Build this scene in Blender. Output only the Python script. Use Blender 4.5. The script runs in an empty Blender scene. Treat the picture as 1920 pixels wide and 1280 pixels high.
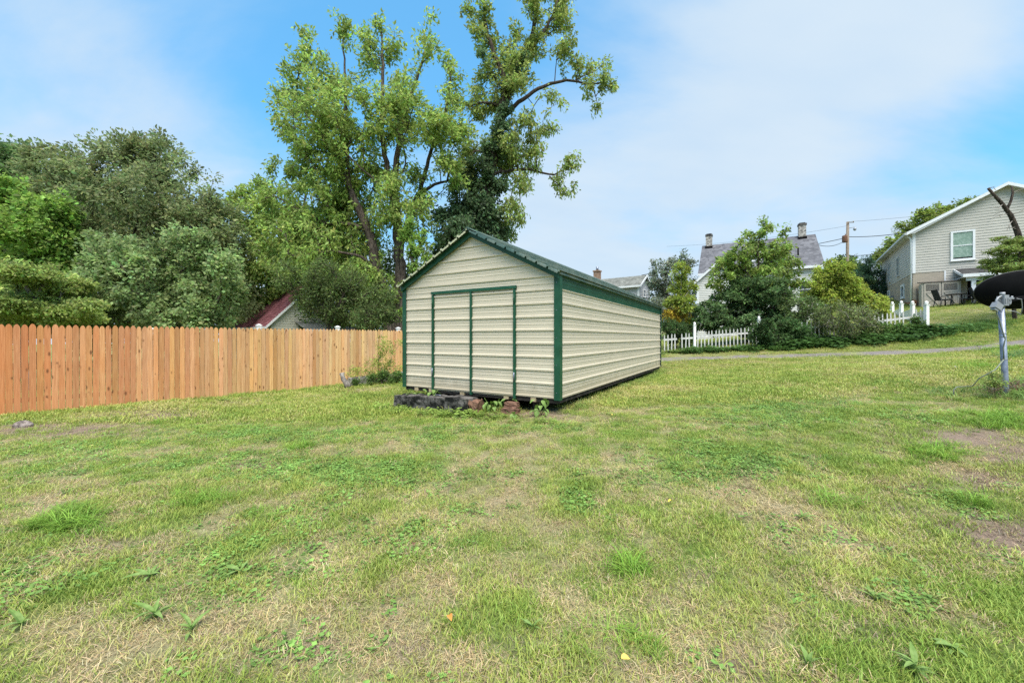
import bpy, math, random
import numpy as np
from mathutils import Vector, Matrix
S = bpy.context.scene
COL = S.collection
R = math.radians
EYE = 1.5
F = 740.0
# ---------------------------------------------------------------- camera
cd = bpy.data.cameras.new('camera'); cam = bpy.data.objects.new('camera', cd); COL.objects.link(cam)
cam.location = (0, 0, EYE); cam.rotation_euler = (R(90), 0, 0)
cd.sensor_width = 36; cd.lens = F/1920*36; cd.shift_y = -7/1920
cd.clip_start = 0.05; cd.clip_end = 2000
S.camera = cam
# ---------------------------------------------------------------- sky, sun, exposure
SUN_EL, SUN_AZ = R(63), R(168)          # azimuth clockwise from +Y: behind the camera
w = bpy.data.worlds.new('World'); S.world = w; w.use_nodes = True
wt = w.node_tree; wt.nodes.clear()
def wn(t, **k):
    n = wt.nodes.new(t)
    for a, b in k.items(): setattr(n, a, b)
    return n
def wl(a, b): wt.links.new(a, b)
def wmath(op, a, b=None, c=None, clamp=False):
    n = wn('ShaderNodeMath', operation=op, use_clamp=clamp)
    for i, v in enumerate((a, b, c)):
        if v is None: continue
        if isinstance(v, (int, float)): n.inputs[i].default_value = v
        else: wl(v, n.inputs[i])
    return n.outputs[0]
sky = wn('ShaderNodeTexSky', sky_type='NISHITA', sun_disc=False, sun_elevation=SUN_EL, sun_rotation=SUN_AZ,
         air_density=1.0, dust_density=0.6, ozone_density=1.0)
gm = wn('ShaderNodeGamma'); gm.inputs[1].default_value = 0.5; wl(sky.outputs[0], gm.inputs[0])
hs = wn('ShaderNodeMix', data_type='RGBA', blend_type='MULTIPLY'); hs.inputs[0].default_value = 1; wl(gm.outputs[0], hs.inputs[6])
EXPO = 0.65; KS = 1/(0.1*2**EXPO)
hs.inputs[7].default_value = (.165*KS, .405*KS, .565*KS, 1)
tc = wn('ShaderNodeTexCoord'); sx = wn('ShaderNodeSeparateXYZ'); wl(tc.outputs['Generated'], sx.inputs[0])
zc = wmath('ADD', wmath('MAXIMUM', sx.outputs[2], 0.0), 0.32)
cx = wn('ShaderNodeCombineXYZ')
wl(wmath('DIVIDE', sx.outputs[0], zc), cx.inputs[0]); wl(wmath('DIVIDE', sx.outputs[1], zc), cx.inputs[1])
mp = wn('ShaderNodeMapping'); mp.inputs['Scale'].default_value = (0.75, 1.5, 1); mp.inputs['Rotation'].default_value = (0, 0, R(-32))
mp.inputs['Location'].default_value = (3.1, 1.7, 0)
wl(cx.outputs[0], mp.inputs[0])
nz = wn('ShaderNodeTexNoise'); nz.inputs['Scale'].default_value = 1.15; nz.inputs['Detail'].default_value = 9; nz.inputs['Roughness'].default_value = 0.56
nz.inputs['Distortion'].default_value = 0.35; wl(mp.outputs[0], nz.inputs['Vector'])
def lobe(px, py, k, amp):
    d = Vector(((px-960)/F, 1, -(py-633)/F)).normalized()
    n = wn('ShaderNodeVectorMath', operation='DOT_PRODUCT'); wl(tc.outputs['Generated'], n.inputs[0]); n.inputs[1].default_value = d
    return wmath('MULTIPLY', wmath('POWER', wmath('MAXIMUM', n.outputs['Value'], 0.0), k), amp)
acc = nz.outputs[0]
for a in ((1640, 60, 40, .30), (1330, 300, 55, .26), (1500, 190, 60, .10), (150, 130, 90, .13), (1050, 470, 40, .28), (330, 210, 120, .10), (780, 60, 45, -.16), (1860, 300, 60, -.12), (1600, 420, 40, .10), (60, 20, 60, -.06)):
    acc = wmath('ADD', acc, lobe(*a))
hz = wmath('MULTIPLY', wmath('POWER', wmath('SUBTRACT', 1.0, wmath('MAXIMUM', sx.outputs[2], 0.0)), 6.0), 0.85)
acc = wmath('ADD', acc, hz)
ss = wn('ShaderNodeMapRange', interpolation_type='SMOOTHSTEP'); wl(acc, ss.inputs[0])
ss.inputs[1].default_value = 0.40; ss.inputs[2].default_value = 0.88; ss.inputs[3].default_value = 0.0; ss.inputs[4].default_value = 0.95
# soft grey undersides in the low clouds
nz2 = wn('ShaderNodeTexNoise'); nz2.inputs['Scale'].default_value = 3.2; nz2.inputs['Detail'].default_value = 6; wl(mp.outputs[0], nz2.inputs['Vector'])
cr = wn('ShaderNodeMix', data_type='RGBA'); wl(nz2.outputs[0], cr.inputs[0])
cr.inputs[6].default_value = (.57*KS, .745*KS, .935*KS, 1); cr.inputs[7].default_value = (.78*KS, .88*KS, .955*KS, 1)
mx = wn('ShaderNodeMix', data_type='RGBA'); wl(ss.outputs[0], mx.inputs[0]); wl(hs.outputs[2], mx.inputs[6]); wl(cr.outputs[2], mx.inputs[7])
bg = wn('ShaderNodeBackground'); bg.inputs[1].default_value = 0.1; wl(mx.outputs[2], bg.inputs[0])
wo = wn('ShaderNodeOutputWorld'); wl(bg.outputs[0], wo.inputs[0])
sd = bpy.data.lights.new('sun', 'SUN'); sd.energy = 5.0; sd.angle = R(55); sd.color = (1, .925, .825)
sun = bpy.data.objects.new('sun', sd); COL.objects.link(sun)
dv = Vector((math.sin(SUN_AZ)*math.cos(SUN_EL), math.cos(SUN_AZ)*math.cos(SUN_EL), math.sin(SUN_EL)))
sun.rotation_euler = dv.to_track_quat('Z', 'Y').to_euler(); sun.location = dv*60
vs = S.view_settings; S.display_settings.display_device = 'sRGB'
vs.view_transform = 'Standard'; vs.look = 'None'; vs.exposure = EXPO; vs.gamma = 1; vs.use_curve_mapping = False
S.render.engine = 'CYCLES'
cy = S.cycles; cy.max_bounces = 6; cy.diffuse_bounces = 4; cy.glossy_bounces = 3; cy.transmission_bounces = 3; cy.transparent_max_bounces = 4
cy.caustics_reflective = False; cy.caustics_refractive = False
cy.use_denoising = False
try: cy.denoiser = 'OPENIMAGEDENOISE'; cy.denoising_input_passes = 'RGB_ALBEDO_NORMAL'; cy.denoising_prefilter = 'ACCURATE'
except Exception: pass
S.render.filter_size = 1.1

# ================================================================ helpers
rng = np.random.default_rng(7)
random.seed(7)
def P(px, py, Y): return Vector(((px-960)/F*Y, Y, EYE-(py-633)/F*Y))
def hz_(px, py, Y): return EYE-(py-633)/F*Y

class NT:
    def __init__(s, name, rough=0.7, spec=0.3, metal=0.0):
        s.m = bpy.data.materials.new(name); s.m.use_nodes = True; s.t = s.m.node_tree
        s.b = s.t.nodes['Principled BSDF']; s.b.inputs['Roughness'].default_value = rough
        s.b.inputs['Specular IOR Level'].default_value = spec; s.b.inputs['Metallic'].default_value = metal
        s.out = s.t.nodes['Material Output']
    def n(s, t, **k):
        x = s.t.nodes.new(t)
        for a, b in k.items(): setattr(x, a, b)
        return x
    def l(s, a, b): s.t.links.new(a, b)
    def put(s, sock, v):
        if isinstance(v, bpy.types.NodeSocket): s.l(v, sock)
        elif isinstance(v, (tuple, list)): sock.default_value = tuple(v)+((1,) if len(v) == 3 and len(sock.default_value) == 4 else ())
        else: sock.default_value = v
    def coord(s, which='Object', scale=(1, 1, 1), rand=False, loc=(0, 0, 0)):
        c = s.n('ShaderNodeTexCoord').outputs[which]
        m = s.n('ShaderNodeMapping'); s.l(c, m.inputs[0]); m.inputs['Scale'].default_value = scale; m.inputs['Location'].default_value = loc
        if rand:
            o = s.n('ShaderNodeObjectInfo'); v = s.n('ShaderNodeVectorMath', operation='SCALE'); v.inputs[0].default_value = (37, 91, 53)
            s.l(o.outputs['Random'], v.inputs['Scale']); s.l(v.outputs[0], m.inputs['Location'])
        return m.outputs[0]
    def geo(s):
        return s.n('ShaderNodeNewGeometry').outputs['Position']
    def noise(s, v, sc, det=4, rough=.55, dist=0):
        x = s.n('ShaderNodeTexNoise'); s.l(v, x.inputs['Vector']); x.inputs['Scale'].default_value = sc
        x.inputs['Detail'].default_value = det; x.inputs['Roughness'].default_value = rough; x.inputs['Distortion'].default_value = dist
        return x.outputs[0]
    def ramp(s, f, a, b, lo=0., hi=1.):
        x = s.n('ShaderNodeMapRange', interpolation_type='SMOOTHSTEP'); s.put(x.inputs[0], f)
        for i, v in enumerate((a, b, lo, hi)): x.inputs[i+1].default_value = v
        return x.outputs[0]
    def mix(s, f, a, b, blend='MIX'):
        x = s.n('ShaderNodeMix', data_type='RGBA', blend_type=blend); s.put(x.inputs[0], f); s.put(x.inputs[6], a); s.put(x.inputs[7], b)
        return x.outputs[2]
    def math(s, op, a, b=0.):
        x = s.n('ShaderNodeMath', operation=op); s.put(x.inputs[0], a); s.put(x.inputs[1], b); return x.outputs[0]
    def bump(s, h, st=.3, d=.01):
        x = s.n('ShaderNodeBump'); x.inputs['Strength'].default_value = st; x.inputs['Distance'].default_value = d
        s.l(h, x.inputs['Height']); s.l(x.outputs[0], s.b.inputs['Normal'])
    def col(s, c): s.put(s.b.inputs['Base Color'], c); return s
    def trans(s, c, f=.35):
        tr = s.n('ShaderNodeBsdfTranslucent'); s.put(tr.inputs[0], c); mx = s.n('ShaderNodeMixShader'); mx.inputs[0].default_value = f
        s.l(s.b.outputs[0], mx.inputs[1]); s.l(tr.outputs[0], mx.inputs[2]); s.l(mx.outputs[0], s.out.inputs[0])

def plain(name, c, rough=.6, spec=.3, metal=0., var=.12, sc=6., bump=0.):
    t = NT(name, rough, spec, metal); v = t.coord()
    n = t.noise(v, sc, 5, .6)
    t.col(t.mix(t.ramp(n, .3, .7), tuple(x*(1-var) for x in c), tuple(min(1, x*(1+var)) for x in c)))
    if bump: t.bump(t.noise(v, sc*6, 4), bump, .01)
    return t.m

class MB:
    def __init__(s): s.v = []; s.f = []; s.sm = []
    def quad(s, a, b, c, d): i = len(s.v); s.v += [tuple(a), tuple(b), tuple(c), tuple(d)]; s.f.append((i, i+1, i+2, i+3)); s.sm.append(False)
    def poly(s, pts): i = len(s.v); s.v += [tuple(p) for p in pts]; s.f.append(tuple(range(i, i+len(pts)))); s.sm.append(False)
    def box(s, lo, hi, M=None):
        x0, y0, z0 = lo; x1, y1, z1 = hi
        p = [(x0, y0, z0), (x1, y0, z0), (x1, y1, z0), (x0, y1, z0), (x0, y0, z1), (x1, y0, z1), (x1, y1, z1), (x0, y1, z1)]
        if M is not None: p = [tuple(M @ Vector(q)) for q in p]
        i = len(s.v); s.v += p
        for f in ((0, 3, 2, 1), (4, 5, 6, 7), (0, 1, 5, 4), (1, 2, 6, 5), (2, 3, 7, 6), (3, 0, 4, 7)): s.f.append(tuple(i+k for k in f)); s.sm.append(False)
    def bar(s, a, b, wd, ht, up=(0, 0, 1)):
        a = Vector(a); b = Vector(b); d = (b-a); L = d.length; d.normalize(); u = Vector(up); x = d.cross(u)
        if x.length < 1e-4: x = d.cross(Vector((1, 0, 0)))
        x.normalize(); z = x.cross(d)
        M = Matrix((x, d, z)).transposed().to_4x4(); M.translation = a
        s.box((-wd/2, 0, -ht/2), (wd/2, L, ht/2), M)
    def prism(s, pts, ext):           # pts: planar loop, ext: extrusion vector
        n = len(pts); e = Vector(ext); i = len(s.v)
        s.v += [tuple(p) for p in pts]+[tuple(Vector(p)+e) for p in pts]
        s.f.append(tuple(i+k for k in range(n))[::-1]); s.f.append(tuple(i+n+k for k in range(n)))
        for k in range(n): s.f.append((i+k, i+(k+1) % n, i+n+(k+1) % n, i+n+k))
        s.sm += [False]*(n+2)
    def tube(s, pts, rad, seg=8, cap=True):
        pts = [Vector(p) for p in pts]; n = len(pts)
        if not hasattr(rad, '__len__'): rad = [rad]*n
        i0 = len(s.v); prev = None
        for k, p in enumerate(pts):
            d = (pts[min(k+1, n-1)]-pts[max(k-1, 0)]).normalized()
            if prev is None:
                x = d.cross(Vector((0, 0, 1)))
                if x.length < 1e-3: x = d.cross(Vector((0, 1, 0)))
            else: x = prev-d*prev.dot(d)
            x.normalize(); prev = x; y = d.cross(x)
            for q in range(seg):
                a = 2*math.pi*q/seg; s.v.append(tuple(p+(x*math.cos(a)+y*math.sin(a))*rad[k]))
        for k in range(n-1):
            for q in range(seg):
                a = i0+k*seg+q; b = i0+k*seg+(q+1) % seg; s.f.append((a, b, b+seg, a+seg)); s.sm.append(True)
        if cap:
            s.f.append(tuple(i0+q for q in range(seg))[::-1]); s.f.append(tuple(i0+(n-1)*seg+q for q in range(seg))); s.sm += [False]*2
    def lathe(s, prof, c=(0, 0, 0), seg=16):
        i0 = len(s.v); c = Vector(c)
        for r, z in prof:
            for q in range(seg): a = 2*math.pi*q/seg; s.v.append((c.x+r*math.cos(a), c.y+r*math.sin(a), c.z+z))
        for k in range(len(prof)-1):
            for q in range(seg):
                a = i0+k*seg+q; b = i0+k*seg+(q+1) % seg; s.f.append((a, b, b+seg, a+seg)); s.sm.append(True)
        s.f.append(tuple(i0+q for q in range(seg))[::-1]); s.f.append(tuple(i0+(len(prof)-1)*seg+q for q in range(seg))); s.sm += [False]*2
    def mesh(s, name, mat):
        me = bpy.data.meshes.new(name); me.from_pydata(s.v, [], s.f); me.polygons.foreach_set('use_smooth', s.sm)
        if mat: me.materials.append(mat)
        return me
    def build(s, name, mat, parent=None, loc=(0, 0, 0), rz=0):
        return link(name, s.mesh(name, mat), parent, loc, rz)
def link(name, me, parent=None, loc=(0, 0, 0), rz=0):
    o = bpy.data.objects.new(name, me); COL.objects.link(o); o.location = loc; o.rotation_euler = (0, 0, rz)
    if parent: o.parent = parent
    return o
def tag(o, label=None, cat=None, group=None, kind=None):
    if label: o['label'] = label
    if cat: o['category'] = cat
    if group: o['group'] = group
    if kind: o['kind'] = kind
    return o
def empty(name, loc, rz, label, cat, group=None):
    o = bpy.data.objects.new(name, None); COL.objects.link(o); o.location = loc; o.rotation_euler = (0, 0, rz); o.empty_display_size = .2
    return tag(o, label, cat, group)
def npmesh(name, V, faces, mat, cols=None, smooth=False):
    """V (n,3); faces (m,k) all the same size"""
    me = bpy.data.meshes.new(name); k = faces.shape[1]
    me.vertices.add(len(V)); me.vertices.foreach_set('co', np.ascontiguousarray(V, dtype=np.float32).ravel())
    me.loops.add(faces.size); me.loops.foreach_set('vertex_index', faces.astype(np.int32).ravel())
    me.polygons.add(len(faces)); me.polygons.foreach_set('loop_start', np.arange(0, faces.size, k, dtype=np.int32))
    me.polygons.foreach_set('loop_total', np.full(len(faces), k, dtype=np.int32))
    if cols is not None:
        a = me.attributes.new('tint', 'FLOAT_COLOR', 'POINT'); c = np.ones((len(V), 4), np.float32); c[:, :3] = cols; a.data.foreach_set('color', c.ravel())
    if mat: me.materials.append(mat)
    me.update(calc_edges=True)
    me.polygons.foreach_set('use_smooth', np.full(len(faces), smooth))
    return me

# ---------------------------------------------------------------- value noise, terrain height, lawn patches
def _h(ix, iy, seed):
    a = (ix.astype(np.int64)*374761393+iy.astype(np.int64)*668265263+seed*2147483647) & 0xffffffff
    a = ((a ^ (a >> 13))*1274126177) & 0xffffffff
    return ((a ^ (a >> 16)) & 0xffff)/65535.0
def vn(x, y, sc, seed):
    x = np.asarray(x, float)*sc; y = np.asarray(y, float)*sc; ix = np.floor(x); iy = np.floor(y); fx = x-ix; fy = y-iy
    fx = fx*fx*(3-2*fx); fy = fy*fy*(3-2*fy)
    a = _h(ix, iy, seed); b = _h(ix+1, iy, seed); c = _h(ix, iy+1, seed); d = _h(ix+1, iy+1, seed)
    return (a*(1-fx)+b*fx)*(1-fy)+(c*(1-fx)+d*fx)*fy
def fbm(x, y, sc, seed, o=4):
    t = 0; a = .5; n = 0
    for k in range(o): t = t+a*vn(x, y, sc*2**k, seed+k*17); n += a; a *= .55
    return t/n
CT = np.array([(0, 0, -1.5), (0, 1.7, -1.5), (-3, 3, -1.5), (3, 3, -1.42), (-6, 4, -1.52), (-10, 7.7, -1.55), (-7.6, 10.2, -1.55), (-5.5, 12.8, -1.53), (-4.1, 14.6, -1.34),
    (-13, 5, -1.58), (-12, 15, -1.7), (-9, 25, -1.6), (-20, 30, -1.8), (-2.3, 8.3, -1.42), (.85, 6.4, -1.27), (5.5, 14, -1.22), (2.3, 15.9, -1.2), (-1, 6.4, -1.38),
    (6.9, 16.6, -.93), (12.4, 15.5, -.70), (16.8, 13.9, -.36), (7.9, 6.3, -.87), (5, 4, -1.22), (5.5, 9, -1.1), (9, 11, -.86), (8.8, 19, -.62), (13.5, 18.2, -.25), (18.3, 17.5, .3),
    (25.4, 24.8, 1.96), (22, 20.5, 1.2), (31, 20, 2.3), (32, 34, 3.4), (26, 31, 2.3), (16, 30, 0), (24, 36, 1.0), (11, 7.5, -.62), (16, 9, -.15), (24, 12, .9), (-5, 21, -1.3), (4, 24, -.9), (12, 45, .3),
    (0, -12, -1.7), (-25, -10, -2), (25, -10, -.6), (-80, 60, -3), (0, 120, -1), (90, 90, 5), (-90, -60, -4), (90, -60, 0), (0, 60, -.8), (45, 45, 4.2), (50, 10, 2.6)])
_d = np.sqrt(((CT[:, None, :2]-CT[None, :, :2])**2).sum(-1)+2.2**2)
_n = len(CT); _A = np.zeros((_n+3, _n+3)); _A[:_n, :_n] = _d-np.eye(_n)*.12
_A[:_n, _n] = 1; _A[:_n, _n+1:] = CT[:, :2]/50; _A[_n:, :_n] = _A[:_n, _n:].T
_w = np.linalg.solve(_A, np.concatenate([CT[:, 2], np.zeros(3)]))
def gz(x, y):
    x = np.asarray(x, float); y = np.asarray(y, float); sh = x.shape; x = x.ravel(); y = y.ravel(); out = np.zeros(len(x))
    cxx = np.clip(x, -110, 110); cyy = np.clip(y, -80, 140)
    for i in range(0, len(x), 40000):
        a = cxx[i:i+40000]; b = cyy[i:i+40000]
        d = np.sqrt((a[:, None]-CT[None, :, 0])**2+(b[:, None]-CT[None, :, 1])**2+2.2**2)
        out[i:i+40000] = d@_w[:_n]+_w[_n]+a/50*_w[_n+1]+b/50*_w[_n+2]
    out += (fbm(x, y, .7, 5, 3)-.5)*.05
    return (out+EYE).reshape(sh)
def g1(x, y): return float(gz(np.array([x]), np.array([y]))[0])
# track of the gravel drive
DRV = np.array([(-2, 20.6), (3, 18.3), (6.9, 16.9), (12.4, 15.6), (16.8, 14.0), (22, 11.8), (30, 9)])
def seg_dist(x, y, pl):
    best = np.full(np.shape(x), 1e9)
    for (ax, ay), (bx, by) in zip(pl[:-1], pl[1:]):
        dx, dy = bx-ax, by-ay; t = np.clip(((x-ax)*dx+(y-ay)*dy)/(dx*dx+dy*dy), 0, 1)
        best = np.minimum(best, np.hypot(x-ax-t*dx, y-ay-t*dy))
    return best
SHED_O = np.array((-2.29, 8.42)); SHED_U = np.array((.858, -.5135)); SHED_V = np.array((.5135, .858)); SW, SL = 3.58, 8.85
FEN_O = np.array((-10.04, 7.74)); FEN_D = np.array((.666, .746))
# patches seen on the lawn: px, py, rx, ry, strength   (mapped to the ground)
PATCH = dict(
 clover=[(640, 885, 240, 22, .9), (500, 870, 190, 20, .6), (300, 872, 130, 14, .7), (480, 815, 200, 14, .8), (120, 845, 130, 16, .6), (1360, 865, 130, 32, 1.), (1200, 900, 130, 20, .5), (1450, 770, 170, 26, .6), (1360, 740, 90, 18, .6), (700, 905, 120, 20, .7), (900, 805, 220, 10, .5), (80, 880, 90, 18, .5), (430, 1040, 200, 60, .35), (60, 1060, 90, 60, .4), (1850, 960, 60, 30, .4), (760, 1010, 120, 30, .4), (560, 1000, 160, 30, .3)],
 straw=[(1050, 850, 210, 16, .6), (1100, 890, 160, 24, .6), (1180, 775, 80, 14, .5), (1390, 800, 90, 14, .5), (300, 775, 190, 16, .7), (640, 850, 90, 12, .5), (200, 1180, 220, 70, .5), (560, 1190, 260, 60, .5), (950, 1230, 260, 60, .6), (1330, 1230, 120, 60, .6), (1620, 1010, 160, 60, .45), (1500, 940, 130, 26, .5), (1700, 880, 120, 30, .5), (820, 960, 220, 30, .4), (420, 940, 220, 26, .35), (1350, 685, 200, 8, .4), (1650, 690, 200, 10, .5)],
 dirt=[(90, 806, 160, 18, 1.), (290, 778, 160, 12, 1.), (440, 752, 120, 8, .8), (660, 735, 90, 8, .6), (1010, 778, 80, 10, .8), (1885, 735, 50, 16, 1.), (1800, 820, 120, 22, 1.), (1850, 900, 90, 24, .8), (1700, 960, 60, 12, .6), (1890, 850, 50, 26, 1.), (1890, 1010, 115, 40, 1.), (1780, 985, 60, 14, .7), (1700, 905, 60, 12, .5), (180, 1020, 60, 16, .7), (780, 1215, 60, 26, .6), (1640, 1180, 70, 26, .5), (1380, 1240, 60, 24, .5), (1310, 1085, 40, 16, .4), (1000, 1200, 50, 24, .5), (590, 1215, 40, 20, .5), (470, 873, 40, 5, .8), (1215, 715, 30, 7, .8), (1590, 1080, 40, 14, .4), (280, 1115, 40, 10, .4)],
 long=[(130, 985, 70, 26, 1.), (375, 940, 50, 16, .8), (500, 965, 40, 12, .6), (570, 838, 16, 5, 1.), (290, 795, 22, 5, 1.), (1180, 1065, 46, 18, .8), (1825, 945, 34, 16, 1.), (1870, 790, 80, 22, 1.), (1760, 850, 60, 18, .9), (1840, 690, 60, 10, .7), (1160, 1200, 110, 50, .35), (1200, 700, 40, 10, .5), (1880, 650, 60, 12, 1.), (1560, 935, 80, 16, .4)])
def fields(x, y):
    z = gz(x, y); yy = np.maximum(y, .3); px = 960+F*x/yy; py = 633+F*(EYE-z)/yy
    wob = 1+.8*(fbm(x, y, 1.1, 31)-.5)
    out = {}
    for k, L in PATCH.items():
        f = np.zeros(np.shape(x))
        for (a, b, rx, ry, s) in L:
            d = (((px-a)/rx)**2+((py-b)/ry)**2)*wob
            f = np.maximum(f, s*np.exp(-d*1.1))
        out[k] = np.where(y > .6, f, 0)
    n1 = fbm(x, y, .55, 3); n2 = fbm(x, y, 1.7, 11); n3 = fbm(x, y, .9, 23); n4 = fbm(x, y, 3.2, 41)
    out['straw'] = np.clip(out['straw']*.45+(n1-.5)*.9+(n2-.5)*.9+(n4-.5)*1.3+(fbm(x, y, 7., 61)-.5)*1.2+.27, 0, 1)
    out['clover'] = np.clip(out['clover']*(.1+1.3*n2)*.85+np.clip((n3-.66)*3, 0, .5)+np.clip((n4-.68)*2, 0, .4), 0, 1)
    out['dirt'] = np.clip(out['dirt']*(.35+1.2*n2)+np.clip((n4-.72)*3.5, 0, .6)*(n1 > .4), 0, 1)
    out['straw'] = out['straw']*(1-.8*out['clover'])*(1-.7*out['long'])
    return out
# ================================================================ materials
GREEN = np.array((.19, .31, .05)); YEL = np.array((.385, .44, .105)); STRAW = np.array((.52, .43, .255)); CLOV = np.array((.16, .275, .07)); DIRT = np.array((.30, .22, .17))
t = NT('lawn_soil', .95, .1); a = t.n('ShaderNodeVertexColor', layer_name='tint'); g = t.geo()
n = t.noise(g, 55, 5, .7); n2 = t.noise(g, 14, 4, .6)
c = t.mix(t.ramp(n, .3, .72), t.mix(.45, a.outputs[0], (.05, .045, .025)), a.outputs[0]); c = t.mix(t.ramp(n2, .35, .7, 0, .35), c, (.10, .08, .05))
t.col(c); t.bump(n, .8, .03); M_SOIL = t.m
t = NT('drive_gravel', .9, .2); g = t.geo(); vo = t.n('ShaderNodeTexVoronoi'); t.l(g, vo.inputs['Vector']); vo.inputs['Scale'].default_value = 26
c = t.mix(vo.outputs['Color'], (.12, .105, .097), (.25, .22, .20)); c = t.mix(t.ramp(t.noise(g, 1.4, 5, .65), .48, .66), c, (.22, .24, .08)); t.col(c); t.bump(vo.outputs['Distance'], .8, .03); M_GRAVEL = t.m
def blade_mat(name, inst=True, tr=.35):
    t = NT(name, .55, .25)
    if inst:
        a = t.n('ShaderNodeAttribute', attribute_type='INSTANCER', attribute_name='tint').outputs['Color']
        v = t.n('ShaderNodeVertexColor', layer_name='tint').outputs[0]; c = t.mix(1.0, a, v, 'MULTIPLY')
    else: c = t.n('ShaderNodeVertexColor', layer_name='tint').outputs[0]
    t.col(c); t.trans(c, tr); return t.m
M_BLADE = blade_mat('grass_blade'); M_LEAF = blade_mat('tree_leaf', False, .5)
def bark_mat(name, c1, c2):
    t = NT(name, .9, .15); v = t.coord(scale=(1, 1, .18)); n = t.noise(v, 16, 6, .7, .6)
    t.col(t.mix(t.ramp(n, .35, .65), c1, c2)); t.bump(n, 1., .05); return t.m
M_BARK = bark_mat('bark', (.022, .017, .014), (.16, .125, .10)); M_BARKD = bark_mat('dark_bark', (.018, .014, .012), (.10, .078, .062)); M_BARKG = bark_mat('grey_bark', (.12, .105, .09), (.30, .27, .24))
# ================================================================ the ground
def axis(fine0, fine1, st, lo, hi):
    a = list(np.arange(fine0, fine1+1e-6, st)); s = st; x = fine1
    while x < hi: s = min(s*1.13, 14); x += s; a.append(x)
    s = st; x = fine0; b = []
    while x > lo: s = min(s*1.13, 14); x -= s; b.append(x)
    return np.array(b[::-1]+a)
gx = axis(-8, 10, .13, -240, 240); gy = axis(1, 11, .13, -120, 330)
GX, GY = np.meshgrid(gx, gy); fx, fy = GX.ravel(), GY.ravel(); GZ = gz(fx, fy)
fl = fields(fx, fy)
s = fl['straw'][:, None]; base = (GREEN*.75)*(1-s)+STRAW*.8*s; cl = fl['clover'][:, None]; base = base*(1-cl*.7)+CLOV*.8*cl*.7
dd = np.clip(fl['dirt']*1.6, 0, 1)[:, None]; base = base*(1-dd)+DIRT*dd
nx, ny = len(gx), len(gy); ii = np.arange(nx*ny).reshape(ny, nx)
Fq = np.stack([ii[:-1, :-1].ravel(), ii[:-1, 1:].ravel(), ii[1:, 1:].ravel(), ii[1:, :-1].ravel()], 1)
ground = link('ground', npmesh('ground', np.stack([fx, fy, GZ], 1), Fq, M_SOIL, base, True)); tag(ground, kind='structure')
# gravel drive, a strip that follows the ground
pl = DRV; L = np.r_[0, np.cumsum(np.hypot(*np.diff(pl, axis=0).T))]; q = np.arange(0, L[-1], .35)
cxp, cyp = np.interp(q, L, pl[:, 0]), np.interp(q, L, pl[:, 1])
k = np.ones(9)/9; cxp[4:-4] = np.convolve(cxp, k, 'valid'); cyp[4:-4] = np.convolve(cyp, k, 'valid')
tx, ty = np.gradient(cxp), np.gradient(cyp); ln = np.hypot(tx, ty); nxv, nyv = -ty/ln, tx/ln
offs = np.linspace(-1, 1, 9); V = []
for j, o in enumerate(offs):
    half = .52+.6*(fbm(q, q*0+j*.3, .35, 77)-.5)
    x = cxp+nxv*o*half; y = cyp+nyv*o*half; V.append(np.stack([x, y, gz(x, y)+.035-.03*abs(o)**3], 1))
V = np.stack(V, 1); m_ = len(q); idx = np.arange(m_*9).reshape(m_, 9)
Fq = np.stack([idx[:-1, :-1].ravel(), idx[1:, :-1].ravel(), idx[1:, 1:].ravel(), idx[:-1, 1:].ravel()], 1)
drv = link('gravel_driveway', npmesh('gravel_driveway', V.reshape(-1, 3), Fq, M_GRAVEL, None, True)); tag(drv, kind='structure')
# ================================================================ grass: tufts and their scatter
def tuft(name, nb, hgt, wid, spread, lean, curl, r, seg=3, vary=.25):
    V = []; Fc = []; C = []
    for b in range(nb):
        a = r.uniform(0, 2*np.pi); rad = spread*np.sqrt(r.uniform()); bx, by = rad*np.cos(a), rad*np.sin(a)
        h = hgt*r.uniform(.45, 1.1); az = r.uniform(0, 2*np.pi); le = lean*r.uniform(.2, 1.3); w0 = wid*r.uniform(.7, 1.3)
        dx, dy = np.cos(az), np.sin(az); sxv, syv = -dy, dx; i = len(V); tn = 1+r.uniform(-vary, vary); tint = np.array((tn*r.uniform(.9, 1.15), tn, tn*r.uniform(.8, 1.1)))
        for k in range(seg+1):
            f = k/seg; th = le+curl*f; d = h*f; px = bx+dx*d*np.sin(th); py = by+dy*d*np.sin(th); pz = max(.003, d*np.cos(th)) - .004*(k == 0); ww = w0*(1-f**1.6)+.0006
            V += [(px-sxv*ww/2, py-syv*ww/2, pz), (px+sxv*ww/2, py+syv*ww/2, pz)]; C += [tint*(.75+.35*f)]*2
        for k in range(seg): Fc.append((i+2*k, i+2*k+1, i+2*k+3, i+2*k+2))
    return npmesh(name, np.array(V), np.array(Fc), M_BLADE, np.array(C))
def leafy(name, nl, size, spread, hgt, r, up=.5):
    V = []; Fc = []; C = []
    for b in range(nl):
        a = r.uniform(0, 2*np.pi); rad = spread*np.sqrt(r.uniform()); c = np.array((rad*np.cos(a), rad*np.sin(a), hgt*r.uniform(.15, 1)))
        az = r.uniform(0, 2*np.pi); tl = r.uniform(-.5, .6)*up; d = np.array((np.cos(az)*np.cos(tl), np.sin(az)*np.cos(tl), np.sin(tl))); s = np.array((-np.sin(az), np.cos(az), r.uniform(-.3, .3)))
        L = size*r.uniform(.6, 1.3); i = len(V); V += [c-d*L*.5, c+s*L*.42+d*L*.05, c+d*L*.5, c-s*L*.42+d*L*.05]; Fc.append((i, i+1, i+2, i+3)); tn = r.uniform(.7, 1.25); C += [np.array((tn, tn, tn*.9))]*4
    return npmesh(name, np.array(V), np.array(Fc), M_BLADE, np.array(C))
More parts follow.
